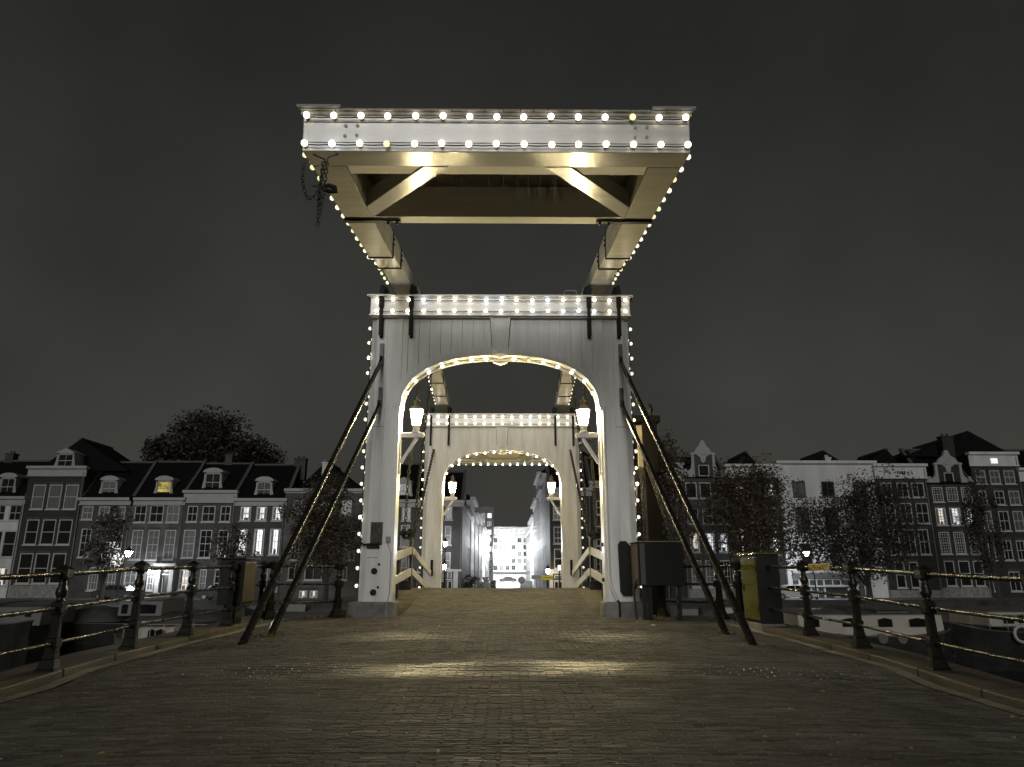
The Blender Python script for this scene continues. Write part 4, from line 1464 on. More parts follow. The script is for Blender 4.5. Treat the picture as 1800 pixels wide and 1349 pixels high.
def house(label, xl, xr, ytop, wins, wm_, cornice=None, roof=None, depth=9.0, zb=GZ, Y=YF, cat="house", fm=None, sill=True, plinth=None, group="houses along the far quay"):
    X0 = P(*xl, Y).x
    X1 = P(*xr, Y).x
    z1 = P(900, ytop, Y).z
    t = thing("canal_house", label, cat, (0, Y, 0), 0, group)
    holes = []
    specs = []
    for (xa, xb, ya, yb, nx, nz, k, *rest) in wins:
        ym = (ya + yb) / 2
        a, b_ = P(xa, ym, Y).x, P(xb, ym, Y).x
        c, d = P(900, yb, Y).z, P(900, ya, Y).z
        a, b_ = max(a, X0 + .05), min(b_, X1 - .05)
        if b_ - a < 0.2:
            continue
        holes.append((a, b_, c, d))
        specs.append((a, b_, c, d, nx, nz, k, rest))
    wall_mesh("wall", X0, X1, zb, z1, holes, wm_, t, depth)
    for a, b_, c, d, nx, nz, k, rest in specs:
        door = k == 'k'
        w_ = window(t, a, b_, c, d, nx, nz, k, fm=fm, sill=sill and not door, arched='a' in rest, name="door" if door else "window")
        MB().box(a - .06, b_ + .06, -.025, -.002, d + .01, d + .26).build("lintel", wm_ if wm_ is plaster else brick_brown, w_)
    if cornice:
        ca, cb = P(900, cornice[0], Y).z, P(900, cornice[1], Y).z
        mb = MB().box(X0 - .12, X1 + .12, -0.12, 0.0 - .001, cb, ca - 0.3).box(X0 - .2, X1 + .2, -0.42, 0.3, ca - 0.3 + .002, ca).box(X0 - .15, X1 + .15, -.2, -.121, cb, cb + .1)
        mb.build("cornice", cornice[2] if len(cornice) > 2 else trim, t)
    MB().tube([(X1 - .12, -.09, zb), (X1 - .12, -.09, z1 - .4)], .06, 6).build("downpipe", boatgrey, t)
    for a, b_, c, d, nx, nz, k, rest in specs:
        if k in 'lwyb':
            # curtains and furniture shapes in the lit rooms
            pr = random.Random(int(a * 100))
            cw = (b_ - a) * pr.uniform(.12, .26)
            MB().box(a + .12, a + .12 + cw, .075, .085, c + .12, d - .12).box(b_ - .12 - cw * .6, b_ - .12, .075, .085, c + .12, d - .12).build("curtain", glassc, t)
            MB().box(a + .12 + cw * 1.3, a + .12 + cw * 1.3 + pr.uniform(.2, .5), .08, .088, c + .1, c + .1 + (d - c) * pr.uniform(.08, .2)).build("furniture", darkwood, t)
    if plinth:
        MB().box(X0 + .01, X1 - .01, -0.06, -0.003, zb, plinth).build("plinth", conc, t)
    if roof:
        zr = P(900, roof[1], Y + 4).z
        zc = z1
        if roof[0] == 's':
            mb = MB().prism([(-0.25, zc + .002), (4.2, zr), (8.6, zc + .002)], 'x', X0 + .0, X1 - .0)
            rf = mb.build("roof", tile, t)
            for x in (X0, X1):
                mb = MB()
                mb.beam((x, 0.1, zc + .15), (x, 4.2, zr + .12), 0.34, 0.3)
                mb.build("roof_verge", ridge, rf)
            MB().beam((X0 + .2, 4.2, zr + .03), (X1 - .2, 4.2, zr + .03), 0.3, 0.2).build("roof_ridge", ridge, rf)
        elif roof[0] == 'g':
            xa, xp, xb = [P(x, roof[1] if x == roof[3] else ytop, Y + 2).x for x in roof[2:5]]
            mb = MB().prism([(xa, zc + .002), (xb, zc + .002), (xp, zr)], 'y', 2.4, depth)
            rf = mb.build("roof", tile, t)
            MB().beam((xp, 2.3, zr), (xp, depth, zr), 0.3, 0.2).build("roof_ridge", ridge, rf)
    return t, X0, X1, z1


def chimney(parent, x, y, wpx, ytop, ybot, Y, m=None):
    a, b_ = P(x - wpx / 2, (ytop + ybot) / 2, Y).x, P(x + wpx / 2, (ytop + ybot) / 2, Y).x
    z0, z1 = P(900, ybot, Y).z, P(900, ytop, Y).z
    w_ = b_ - a
    mb = MB().box(a, b_, Y - YF, Y - YF + 0.9, z0 - 1.5, z1 - .15).box(a - .07, b_ + .07, Y - YF - .07, Y - YF + .97, z1 - .149, z1)
    for k in range(2):
        mb.lathe([(0.12, 0), (0.10, .3)], (a + w_ * (.3 + .4 * k), Y - YF + .45, z1), 8)
    return mb.build("chimney", m or brick_brown, parent)


W = lambda xs, ya, yb, nx, nz, k: [(a, b, ya, yb, nx, nz, (k if isinstance(k, str) and len(k) == 1 else k[i])) for i, (a, b) in enumerate(xs)]

# left row -----------------------------------------------------------
t, a, b, z = house("white plastered house at the left edge of the picture", (-95, 940), (33, 940), 876,
                   W([(-40, -22), (-12, 9), (16, 37)], 889, 916, 2, 2, 'd') + W([(-45, -25), (-15, 2), (4, 26)], 934, 980, 1, 2, 'd') + W([(-45, -25), (-14, 12)], 998, 1030, 2, 2, 'dw'),
                   plaster, (874, 889), ('s', 812))
dormer(t, P(8, 860, YF).x, z + .25, 1.7, 2.0, 2.2, 'd')
chimney(t, 16, 0, 14, 798, 812, YF + 4)
t, a, b, z = house("tall dark brick house with a broad white cornice and three window bays", (34, 935), (135, 935), 824,
                   W([(56, 78), (84, 107), (113, 136)], 853, 896, 1, 2, 'ccc') + W([(44, 66), (72, 96), (101, 125)], 914, 958, 1, 2, 'ddd') + W([(31, 55), (59, 84), (89, 113)], 973, 1026, 1, 2, 'ddd') + W([(24, 46), (51, 75), (80, 104)], 1033, 1060, 1, 3, 'ddd'),
                   brick_dark, (821, 839), ('g', 777, 60, 138, 225), plinth=P(900, 1029, YF).z)
dormer(t, P(112, 805, YF).x, z + .1, 1.9, 1.6, 2.0, 'd', False)
MB().box(P(27, 1035, YF).x, P(46, 1035, YF).x, 0.03, 0.07, P(900, 1037, YF).z, P(900, 1033, YF).z).build("lit_transom", lit_c, t)
t, a, b, z = house("brick house behind the lamplit tree with a small rounded dormer", (135, 930), (227, 930), 877,
                   W([(144, 163), (173, 192), (201, 220)], 891, 914, 2, 2, 'ccc') + W([(140, 158), (168, 186), (197, 214)], 930, 980, 2, 4, 'ddd') + W([(155, 172), (183, 203)], 997, 1038, 3, 3, 'cc'),
                   brick_brown, (876, 889), ('s', 814))
dormer(t, P(188, 860, YF).x, z + .25, 1.75, 1.75, 2.0, 'c')
t, a, b, z = house("brick house whose dormer glows yellow, with a lit white doorway", (227, 930), (319, 930), 877,
                   W([(236, 257), (263, 287), (293, 315)], 889, 919, 2, 2, 'ddc') + W([(230, 249), (258, 278), (288, 307)], 932, 984, 2, 4, 'ccc') + W([(218, 239)], 997, 1039, 2, 3, 'c') + [(284, 297, 1010, 1043, 1, 1, 'k'), (284, 297, 1001, 1009, 3, 1, 'w'), (258, 270, 1003, 1038, 2, 3, 'c')],
                   brick_grey, (876, 889), ('s', 813))
dormer(t, P(285, 860, YF).x, z + .25, 1.75, 1.75, 2.0, 'y')
chimney(t, 402, 0, 12, 800, 812, YF + 4)
xa, xb = P(275, 1015, YF).x, P(306, 1015, YF).x
z0, z1 = P(900, 1043, YF).z, P(900, 993, YF).z
mb = MB().box(xa, xa + .45, -.3, -.005, GZ, z1 - .4).box(xb - .45, xb, -.3, -.005, GZ, z1 - .4).box(xa - .15, xb + .15, -.45, -.004, z1 - .4, z1).box(xa - .25, xb + .25, -.55, -.2, z1 + .001, z1 + .12)
mb.build("door_surround", trimw, t)
MB().box(xa - .3, xb + .3, -1.1, -.31, GZ, z0 - .02).build("doorstep", conc, t)
t, a, b, z = house("brick house with a raised double cornice and tall rounded dormer", (319, 930), (410, 930), 866,
                   W([(329, 347), (355, 378), (387, 405)], 890, 918, 2, 2, 'ddd') + W([(321, 342), (350, 371), (382, 400)], 932, 981, 2, 4, 'cdd') + W([(314, 334), (350, 362), (376, 394)], 1001, 1038, 2, 3, 'wcd') + W([(316, 326)], 1051, 1057, 1, 1, 'b'),
                   brick_brown, (863, 885), ('s', 816))
dormer(t, P(371, 850, YF).x, z + .1, 1.9, 2.1, 2.0, 'd')
t, a, b, z = house("brick house with two rows of brightly lit windows", (410, 930), (499, 930), 879,
                   W([(422, 441), (450, 469), (478, 497)], 891, 916, 2, 2, 'lll') + [(416, 434, 930, 976, 2, 4, 'b', 'a'), (445, 464, 930, 976, 2, 4, 'b', 'a'), (473, 492, 930, 976, 2, 4, 'b', 'a')] + W([(468, 489)], 996, 1040, 2, 3, 'c') + W([(420, 440)], 1000, 1038, 2, 3, 'd'),
                   brick_brown, (877, 890), ('s', 818))
dormer(t, P(462, 862, YF).x, z + .25, 1.75, 1.8, 2.0, 'd')
chimney(t, 527, 0, 20, 806, 822, YF + 4)
t, a, b, z = house("grey gabled house half hidden by the tree left of the nearest gate", (499, 930), (640, 930), 862,
                   W([(512, 526), (540, 554), (605, 624)], 934, 985, 2, 4, 'ddd') + W([(515, 535), (560, 580), (600, 618)], 880, 905, 2, 2, 'ddd') + W([(506, 528), (535, 566), (597, 610)], 997, 1020, 2, 1, 'ddd') + W([(525, 540), (544, 558)], 1038, 1053, 3, 3, 'ww'),
                   brick_grey, (860, 868), ('g', 815, 515, 572, 640))
chimney(t, 571, 0, 9, 813, 826, YF + 2, plaster)
t, a, b, z = house("brick house with a white pointed dormer seen inside the nearest arch", (640, 930), (745, 930), 882,
                   W([(650, 664), (678, 694), (706, 722)], 891, 916, 2, 2, 'ddd') + W([(650, 664), (676, 692), (704, 720)], 923, 962, 2, 2, 'ddc') + W([(650, 664), (676, 692), (704, 720)], 975, 1010, 2, 3, 'ddd'),
                   brick_brown, (879, 892), ('s', 816))
dormer(t, P(708, 862, YF).x, z + .25, 1.8, 1.9, 2.0, 'd', False)
t, a, b, z = house("brick corner house left of the bright side street", (745, 950), (812, 950), 882,
                   W([(752, 764), (783, 795)], 890, 914, 1, 2, 'dd') + W([(752, 764), (782, 793)], 925, 958, 1, 2, 'dc') + W([(752, 764), (781, 792)], 971, 1000, 1, 2, 'dc') + W([(772, 780), (786, 794)], 1005, 1018, 1, 1, 'cc') + [(786, 795, 1021, 1043, 1, 1, 'd'), (770, 781, 1021, 1043, 1, 1, 'd')],
                   brick_brown, (880, 891), ('s', 830), plinth=None)
MB().box(P(768, 1002, YF).x, P(811, 1002, YF).x, -.2, -.004, P(900, 1005, YF).z, P(900, 1001, YF).z).build("shop_fascia", trimw, t)
for x in (767, 797):
    MB().box(P(x, 1022, YF).x, P(x + 8, 1022, YF).x, -.1, -.003, GZ, P(900, 1005, YF).z - .001).build("shop_pilaster", trimw, t)

# right row ----------------------------------------------------------
t, a, b, z = house("dark brick corner house with a shop front right of the bright side street", (967, 950), (1040, 950), 862,
                   W([(972, 988), (1000, 1014)], 892, 914, 2, 2, 'cd') + W([(973, 989), (1000, 1014)], 926, 956, 2, 3, 'dd') + W([(974, 990), (1000, 1014)], 965, 1000, 1, 2, 'dd') + [(974, 989, 1011, 1020, 1, 1, 'c'), (974, 989, 1022, 1044, 2, 1, 'd')],
                   brick_dark, (858, 872), ('s', 815))
MB().box(P(966, 1005, YF).x, P(992, 1005, YF).x, -.25, -.004, P(900, 1009, YF).z, P(900, 1001, YF).z).build("shop_fascia", trimw, t)
for x in (966, 990):
    MB().box(P(x, 1022, YF).x, P(x + 6, 1022, YF).x, -.1, -.003, GZ, P(900, 1009, YF).z - .001).build("shop_pilaster", trimw, t)
house("dark narrow house behind the brown tree right of the nearest gate", (1040, 930), (1110, 930), 850,
      W([(1048, 1062), (1080, 1096)], 880, 905, 2, 2, 'dd') + W([(1048, 1062), (1080, 1096)], 925, 960, 2, 3, 'dd') + W([(1048, 1062), (1080, 1096)], 980, 1015, 2, 3, 'dd'), brick_dark, (846, 858), ('s', 805))
house("dark brick house just right of the nearest gate with one attic window", (1110, 930), (1172, 930), 818,
      W([(1120, 1132), (1155, 1168)], 825, 846, 1, 1, 'dd') + W([(1120, 1132), (1155, 1168)], 893, 930, 1, 2, 'dd') + W([(1120, 1134), (1152, 1166)], 960, 1000, 2, 3, 'dd'), brick_dark, None, ('s', 790))
house("narrow house with a plain white attic band between two dark houses", (1172, 900), (1203, 900), 815,
      W([(1176, 1192)], 855, 880, 2, 2, 'd') + W([(1176, 1192)], 896, 925, 2, 2, 'd') + W([(1178, 1194)], 945, 985, 2, 3, 'd'), brick_dark, (813, 846, plaster), ('s', 802))
t, a, b, z = house("neck-gabled house with white scrolls and a lit row of windows", (1203, 900), (1281, 900), 840,
                   W([(1205, 1225), (1230, 1250), (1256, 1276)], 848, 876, 1, 1, 'ddd') + W([(1208, 1228), (1235, 1253), (1260, 1279)], 893, 921, 2, 2, 'ddd') + W([(1213, 1230), (1240, 1257), (1263, 1281)], 937, 971, 3, 4, 'wll') + W([(1216, 1234), (1241, 1262), (1268, 1285)], 985, 1033, 3, 5, 'ccd'),
                   brick_brown, None, ('s', 802), plinth=P(900, 1036, YF).z)
xa, xb = P(1221, 830, YF).x, P(1253, 830, YF).x
zt = P(900, 799, YF).z
wall_mesh("gable_neck", xa, xb, z, zt, [(P(1228, 828, YF).x, P(1247, 828, YF).x, P(900, 837, YF).z, P(900, 817, YF).z)], brick_brown, t, 1.2)
window(t, P(1228, 828, YF).x, P(1247, 828, YF).x, P(900, 837, YF).z, P(900, 817, YF).z, 1, 1, 'd', sill=False)
neck_gable(t, a, b, z, xa, xb, zt)
t, a, b, z = house("dark house with a white parapet behind the big brown tree", (1281, 900), (1374, 900), 818,
                   W([(1290, 1308), (1323, 1338), (1345, 1363)], 850, 871, 2, 2, 'www') + W([(1292, 1310), (1325, 1340), (1348, 1366)], 893, 920, 2, 2, 'ddd') + W([(1297, 1315), (1335, 1345), (1354, 1370)], 928, 975, 2, 3, 'bbb') + W([(1297, 1315), (1354, 1370)], 990, 1030, 2, 3, 'dd'),
                   brick_dark, (816, 840, plaster), ('g', 798, 1275, 1314, 1340))
t, a, b, z = house("broad white plastered building with dark windows and a street-level restaurant front", (1374, 900), (1546, 900), 811,
                   W([(1393, 1416), (1444, 1467), (1500, 1523)], 846, 873, 2, 1, 'cdc') + W([(1399, 1423), (1450, 1474), (1503, 1527)], 892, 936, 2, 2, 'cdc') + W([(1409, 1428), (1461, 1480), (1510, 1530)], 955, 1002, 1, 2, 'ddd') +
                   W([(1394, 1404), (1412, 1422), (1424, 1434), (1437, 1447)], 1020, 1032, 2, 1, 'cccc') + W([(1415, 1426), (1428, 1437), (1439, 1449)], 1034, 1053, 2, 3, 'ccc') + W([(1450, 1463), (1465, 1477), (1479, 1491)], 1020, 1032, 2, 1, 'ccc') + [(1453, 1492, 1033, 1066, 1, 1, 'k'), (1509, 1520, 1020, 1046, 1, 2, 'c'), (1522, 1530, 1034, 1046, 1, 1, 'd')],
                   plaster, (810, 816, plaster), ('g', 796, 1400, 1452, 1490), fm=mat("dark_frames", (0.05, 0.05, 0.05), 0.5, 0.2))
chimney(t, 1456, 0, 9, 803, 812, YF + 2, plaster)
mb = MB().box(P(1392, 1010, YF).x, P(1508, 1010, YF).x, -.22, -.004, P(900, 1008, YF).z, P(900, 1004, YF).z)
mb.build("ledge", trimw, t)
MB().box(P(1392, 1014, YF).x, P(1508, 1014, YF).x, -.06, -.003, P(900, 1019, YF).z, P(900, 1009, YF).z).build("fascia_board", boatgrey, t)
MB().box(P(1468, 1051, YF).x, P(1478, 1051, YF).x, 0.0, 0.018, P(900, 1054, YF).z, P(900, 1048.5, YF).z).build("number_plate", trimw, t)
t, a, b, z = house("dark brick house with a white attic band and a small vent grille", (1546, 900), (1636, 900), 816,
                   W([(1549, 1568), (1577, 1597), (1603, 1625)], 848, 874, 2, 1, 'ddd') + W([(1557, 1575), (1583, 1604), (1611, 1633)], 884, 920, 2, 2, 'ddd') + W([(1564, 1582), (1590, 1610), (1616, 1634)], 930, 975, 2, 2, 'ddd') + W([(1575, 1592), (1600, 1616)], 988, 1034, 1, 2, 'dd'),
                   brick_dark, (815, 841, plaster), ('g', 793, 1515, 1562, 1590), plinth=P(900, 1038, YF).z)
vx0, vx1 = P(1575, 830, YF).x, P(1591, 830, YF).x
mb = MB()
for k in range(4):
    mb.box(vx0 + (vx1 - vx0) * k / 4 + .03, vx0 + (vx1 - vx0) * (k + 1) / 4 - .03, -.14, -.121, P(900, 833, YF).z, P(900, 828, YF).z)
mb.build("vent_grille", darkwood, t)
t, a, b, z = house("neck-gabled dark house with white scrolls and many-paned lit windows", (1636, 900), (1719, 900), 850,
                   W([(1639, 1658), (1664, 1684), (1690, 1709)], 856, 882, 4, 6, 'dkc') + W([(1645, 1664), (1670, 1690), (1696, 1716)], 892, 923, 4, 6, 'wll') + W([(1652, 1671), (1678, 1697), (1704, 1722)], 935, 974, 5, 8, 'ddd') + W([(1662, 1680), (1687, 1707), (1713, 1730)], 986, 1031, 1, 2, 'ddd'),
                   brick_dark, None, ('s', 790), plinth=P(900, 1034, YF).z)
xa, xb = P(1648, 830, YF).x, P(1686, 830, YF).x
zt = P(900, 816, YF).z
wall_mesh("gable_neck", xa, xb, z, zt, [(P(1660, 840, YF).x, P(1677, 840, YF).x, P(900, 849, YF).z, P(900, 830, YF).z)], brick_dark, t, 1.2)
window(t, P(1660, 840, YF).x, P(1677, 840, YF).x, P(900, 849, YF).z, P(900, 830, YF).z, 1, 1, 'd', sill=False)
neck_gable(t, a, b, z, xa, xb, zt)
t, a, b, z = house("dark house with a white cornice that holds one lit attic window", (1719, 900), (1803, 900), 796,
                   W([(1715, 1733), (1740, 1758), (1765, 1784)], 826, 850, 2, 2, 'ccc') + W([(1721, 1735), (1749, 1766), (1774, 1793)], 862, 887, 2, 2, 'ddc') + W([(1728, 1745), (1757, 1775), (1782, 1800)], 898, 933, 2, 2, 'cdc') + W([(1738, 1750), (1764, 1780), (1788, 1803)], 950, 985, 2, 2, 'ddd') + W([(1745, 1755), (1775, 1795)], 1005, 1040, 2, 2, 'dd'),
                   brick_dark, (794, 819, plaster), ('g', 762, 1590, 1708, 1790), depth=14)
lx0, lx1 = P(1740, 810, YF).x, P(1752, 810, YF).x
MB().box(lx0, lx1, -.15, -.122, P(900, 814, YF).z, P(900, 805, YF).z).build("attic_light", lit_w, t)
chimney(t, 1668, 0, 20, 765, 810, YF + 1.3, brick_dark)
chimney(t, 1604, 0, 9, 792, 815, YF + 3)
house("dark house with a white gable piece at the right edge of the picture", (1803, 900), (1900, 900), 828,
      W([(1812, 1828), (1840, 1858)], 850, 880, 2, 2, 'dd') + W([(1816, 1832), (1846, 1862)], 900, 935, 2, 2, 'dd'), brick_dark, (822, 846, plaster), ('s', 790))

# ------------------------------------------------------------------ the bright side street
def street_house(label, xq, y0, y1, ztop, m, side, seed, nrow):
    """facade along the street; local x runs along the facade"""
    L = y1 - y0
    rz = math.pi / 2 if side < 0 else -math.pi / 2
    t = thing("street_house", label, "house", (xq, y0 if side < 0 else y1, 0), rz, "houses along the side street")
    rng = random.Random(seed)
    n = max(2, int(L / 2.9))
    holes, sp = [], []
    for r in range(nrow):
        zb_ = GZ + 1.0 + r * (ztop - GZ - 1.2) / nrow
        for k in range(n):
            xc = L * (k + .5) / n
            h = (xc - .55, xc + .55, zb_, zb_ + 1.9)
            holes.append(h)
            sp.append(h)
    wall_mesh("wall", 0, L, GZ, ztop, holes, m, t, 9)
    for h in sp:
        q = rng.random()
        window(t, *h, 2, 2, 'l' if q < .10 else 'w' if q < .16 else 'd' if q < .6 else 'c', sill=False)
    MB().box(-.1, L + .1, -.55, 0.2, ztop + .001, ztop + .45).box(0, L, -.1, -.004, ztop - .6, ztop).build("cornice", trimw, t)
    MB().prism([(0, ztop + .45), (9, ztop + .45), (4.5, ztop + 3.2)], 'x', 0.02, L - .02).build("roof", tile, t)
    return t


def street_x(side, y):
    return (-4.65 + (y - 78) * 1.0 / 137) if side < 0 else (5.15 + (y - 78) * 1.5 / 137)


for side, rows, nm in ((-1, [(87.2, 99, 8.6, brick_grey, 3, "first grey"), (99.1, 110, 10.8, plaster, 4, "pale plastered"), (110.1, 124, 9.5, brick_brown, 3, "brown brick"), (124.1, 140, 10.4, brick_grey, 4, "long grey"), (140.1, 160, 9.3, plaster, 3, "distant pale"), (160.1, 205, 9.0, brick_grey, 3, "farthest grey")], "left"),
                       (1, [(87.2, 97, 12.5, brick_brown, 4, "first brown"), (97.1, 108, 12.0, brick_grey, 4, "tall grey"), (108.1, 122, 15.5, brick_dark, 5, "tallest dark"), (122.1, 140, 13.0, brick_grey, 4, "long grey"), (140.1, 165, 11.5, plaster, 4, "distant pale"), (165.1, 208, 11.0, brick_grey, 4, "farthest grey")], "right")):
    for i, (ya, yb, zt, m, nr, word) in enumerate(rows):
        street_house("%s house on the %s side of the bright street" % (word, nm), street_x(side, ya), ya, yb, zt, m, side, 40 + i + (side > 0) * 10, nr)

# facade that closes the street
t = thing("street_end_building", "brightly lit building with a window grid that closes the side street", "building", (0, 214, 0))
x0, x1 = -9.0, 16.0
holes = [(x0 + .5 + k * 1.75, x0 + 1.7 + k * 1.75, 1.6 + r * 1.95, 3.0 + r * 1.95) for r in range(5) for k in range(14)]
wall_mesh("wall", x0, x1, GZ, 13.6, holes, plaster, t, 10)
rng = random.Random(2)
for h in holes:
    window(t, *h, 2, 1, rng.choice('ccdcl'), sill=False)
MB().box(x0 - .2, x1 + .2, -.6, .3, 13.601, 13.95).build("cornice", trimw, t)
for k in range(18):
    MB().box(x0 + .3 + k * 1.38, x0 + 1.2 + k * 1.38, -.05, -.003, 11.9, 13.3).build("lit_panel", lit_c, t)
MB().box(x0, x1, -1.2, -.01, 1.0, 1.35).build("canopy", trimw, t)
t = thing("apartment_block", "dark taller block with a few lit windows left of the street's end", "building", (0, 196, 0))
holes = [(-8.2 + k * 1.75, -7.0 + k * 1.75, 2 + r * 2.2, 3.4 + r * 2.2) for r in range(7) for k in range(3)]
wall_mesh("wall", -9.5, -3.1, GZ, 18.3, holes, brick_brown, t, 12)
for i, h in enumerate(holes):
    window(t, *h, 2, 1, 'b' if i in (14, 15, 20, 8) else 'd', sill=False)
MB().box(-9.6, -3.0, -.1, 12.1, 18.301, 18.6).build("parapet", brick_dark, t)


# ------------------------------------------------------------------ lamps
def street_lamp(label, pt, r, m, pole=True, lean=0.0, arm=None, grp="street lamps on the far quay"):
    t = thing("street_lamp", label, "lamp", (pt.x, pt.y, GZ), 0, grp)
    h = pt.z - GZ
    if pole:
        px = lean
        MB().lathe([(0.16, 0), (0.14, .5), (0.08, .6), (0.06, h * .5)], (px, 0, 0), 8).tube([(px, 0, h * .5), (px * .5, 0, h * .9), (0, 0, h - .2)], 0.05, 8).build("lamp_pole", iron, t)
    MB().lathe([(0.10, h - .32), (r, h + .1)], (0, 0, 0), 8).build("lamp_glass", m, t)
    MB().lathe([(r * 1.2, h + .101), (r * 1.3, h + .16), (0.1, h + .42), (0.03, h + .6)], (0, 0, 0), 8).build("lamp_hood", iron, t)
    return t


street_lamp("white lit street lamp beside the lamplit tree on the left quay", P(226, 972, 66.5), 0.34, lamp_white, True, -0.5)
street_lamp("lit lamp close to the white doorway on the left quay", P(262, 1003, 76.8), 0.16, lamp_white, True, -0.2)
street_lamp("upper white lit lamp by the left street corner", P(783, 955, 74), 0.16, lamp_white)
street_lamp("lower warm lit lamp by the left street corner", P(781, 995, 70), 0.15, lamp_warm)
street_lamp("warm lit lamp at the right street corner over the yellow sign", P(963, 1003, 76), 0.2, lamp_warm)
street_lamp("small lamp post against the shop right of the street", P(983, 996, 66), 0.12, emat("lamp_dim", (0.95, 0.97, 1.0), 3), True)
street_lamp("white lit lamp in front of the broad white building", P(1417, 972, 73), 0.36, lamp_white, True, 0.6)


def hanging_lamp(label, x, y, z, r):
    t = thing("hanging_lamp", label, "lamp", (x, y, z), 0, "lamps hung over the side street")
    xl, xr = street_x(-1, y) - x, street_x(1, y) - x
    MB().tube([(xl, 0, 1.2), (xl * .5, 0, .75), (0, 0, .5), (xr * .5, 0, .75), (xr, 0, 1.2)], 0.02, 5).build("span_wire", rubber, t)
    MB().lathe([(0.42, .30), (0.38, .36), (0.12, .46), (0.05, .62)], (0, 0, 0), 10).build("lamp_shade", trim, t)
    MB().ball((0, 0, .08), r, 10, 7).build("lamp_bulb", lamp_street, t)


for i, y in enumerate((104, 116, 128, 142, 158, 178, 200)):
    hanging_lamp("%s lamp hung on a wire over the side street" % ("first second third fourth fifth sixth farthest".split()[i]), -0.45 + 0.004 * (y - 96), y, 6.7 + .1 * (i % 2), (.10, .12, .15, .21, .30, .40, .42)[i])


# ------------------------------------------------------------------ trees
def crown_mesh(clumps, n, size, seed, m, parent, name="crown"):
    rng = random.Random(seed)
    v, f = [], []
    tot = sum(c[3] * c[4] * c[5] for c in clumps) ** 1
    for (cx, cy, cz, rx, ry, rz_) in clumps:
        k = int(n * (rx * ry * rz_) / tot)
        sub = [(rng.gauss(0, .5), rng.gauss(0, .5), rng.gauss(0, .5)) for _ in range(max(4, k // 45))]
        for _ in range(k):
            s = rng.choice(sub)
            while True:
                p = [s[j] + rng.gauss(0, .21) for j in range(3)]
                if sum(q * q for q in p) < 1.6:
                    break
                s = rng.choice(sub)
            c = Vector((cx + p[0] * rx, cy + p[1] * ry, cz + p[2] * rz_))
            a = Vector((rng.gauss(0, 1), rng.gauss(0, 1), rng.gauss(0, .7))).normalized()
            b_ = a.cross(Vector((rng.gauss(0, 1), rng.gauss(0, 1), rng.gauss(0, 1)))).normalized()
            sz = size * rng.uniform(.6, 1.4)
            a, b_ = a * sz, b_ * sz * .55
            o = len(v)
            v += [tuple(c - a), tuple(c + b_), tuple(c + a), tuple(c - b_)]
            f.append((o, o + 1, o + 2, o + 3))
    mb = MB()
    mb.v, mb.f, mb.s = v, f, [False] * len(f)
    o = mb.build(name, m, parent)
    o.data.materials.append(leaf2)
    o.data.polygons.foreach_set("material_index", [1 if rng.random() < .3 else 0 for _ in f])
    return o


def tree(label, pxc, Y, rxpx, ytop, ybot, n, m, seed, size=0.2, name="tree", ground=GZ, group="trees on the far quay", fork=True):
    base = P(pxc, 1040, Y)
    t = thing(name, label, "tree", (base.x, Y, ground), 0, group)
    z0, z1 = P(900, ybot, Y).z - ground, P(900, ytop, Y).z - ground
    rx = rxpx / F * Y
    rng = random.Random(seed)
    h = z1 - z0
    mid = (z0 + z1) / 2
    cl = []
    for k in range(9):
        a = rng.uniform(0, 6.28)
        d = rng.uniform(.2, .74)
        zz = rng.uniform(-.32, .34)
        q = math.sqrt(max(.15, 1 - (zz * 2) ** 2 * .7))
        cl.append((rx * d * math.cos(a) * q, rx * d * math.sin(a) * q * .8, mid + zz * h, rx * rng.uniform(.36, .55), rx * .42, h * rng.uniform(.17, .26)))
    cl.append((0, 0, mid, rx * .55, rx * .5, h * .36))
    cl.append((0, 0, z1 - h * .18, rx * .4, rx * .4, h * .18))
    crown_mesh(cl, n, size, seed, m, t)
    mb = MB().tube([(0, 0, -.1), (0.05, 0, z0 * .5), (0, 0.05, z0 + .1 * h), (0.1, 0, mid)], [.30, .22, .18, .08], 8)
    for c in cl[:8]:
        p0 = Vector((0, 0, z0 * rng.uniform(.6, 1.0)))
        p1 = Vector(c[:3])
        md = (p0 + p1) / 2 + Vector((rng.uniform(-.3, .3), 0, .25))
        mb.tube([p0, md, p1], [.11, .07, .03], 6)
    mb.build("trunk", bark, t)
    return t


tree("huge dark tree rising behind the roofs of the left houses", 338, 112, 122, 734, 862, 19000, leafd, 21, .27, "broad_tree", group="trees behind the left houses")
tree("lower very dark tree left of the huge tree behind the roofs", 246, 106, 42, 766, 862, 6000, leafd, 22, .27, "broad_tree", group="trees behind the left houses")
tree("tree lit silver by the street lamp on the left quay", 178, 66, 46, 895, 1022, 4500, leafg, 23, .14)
tree("thin brown tree in front of the brightly lit windows", 392, 67, 46, 915, 1010, 1300, leafb, 24, .13)
tree("brown tree between the left braces and the nearest gate", 572, 66, 76, 838, 1012, 10000, leafb, 25, .13)
tree("tall brown tree seen through and beside the right post of the nearest gate", 1148, 62, 96, 765, 1005, 13000, leafb, 26, .14)
tree("big brown tree in front of the house with the white parapet", 1316, 66, 116, 815, 1010, 17000, leafb, 27, .125)
tree("wide dark tree in front of the broad white building", 1528, 66, 136, 838, 1022, 17000, leafd, 28, .125)
tree("slim dark tree near the right edge of the picture", 1755, 66, 42, 846, 1040, 4000, leafd, 29, .12)
o = thing("shrub", "round shrub at the foot of the bright street's left houses", "shrub", (P(826, 1030, 84).x, 84, GZ))
crown_mesh([(0, 0, 1.0, 1.3, 1, 1.1), (.4, .2, 1.7, .8, .7, .7)], 900, .12, 5, leafg, o)
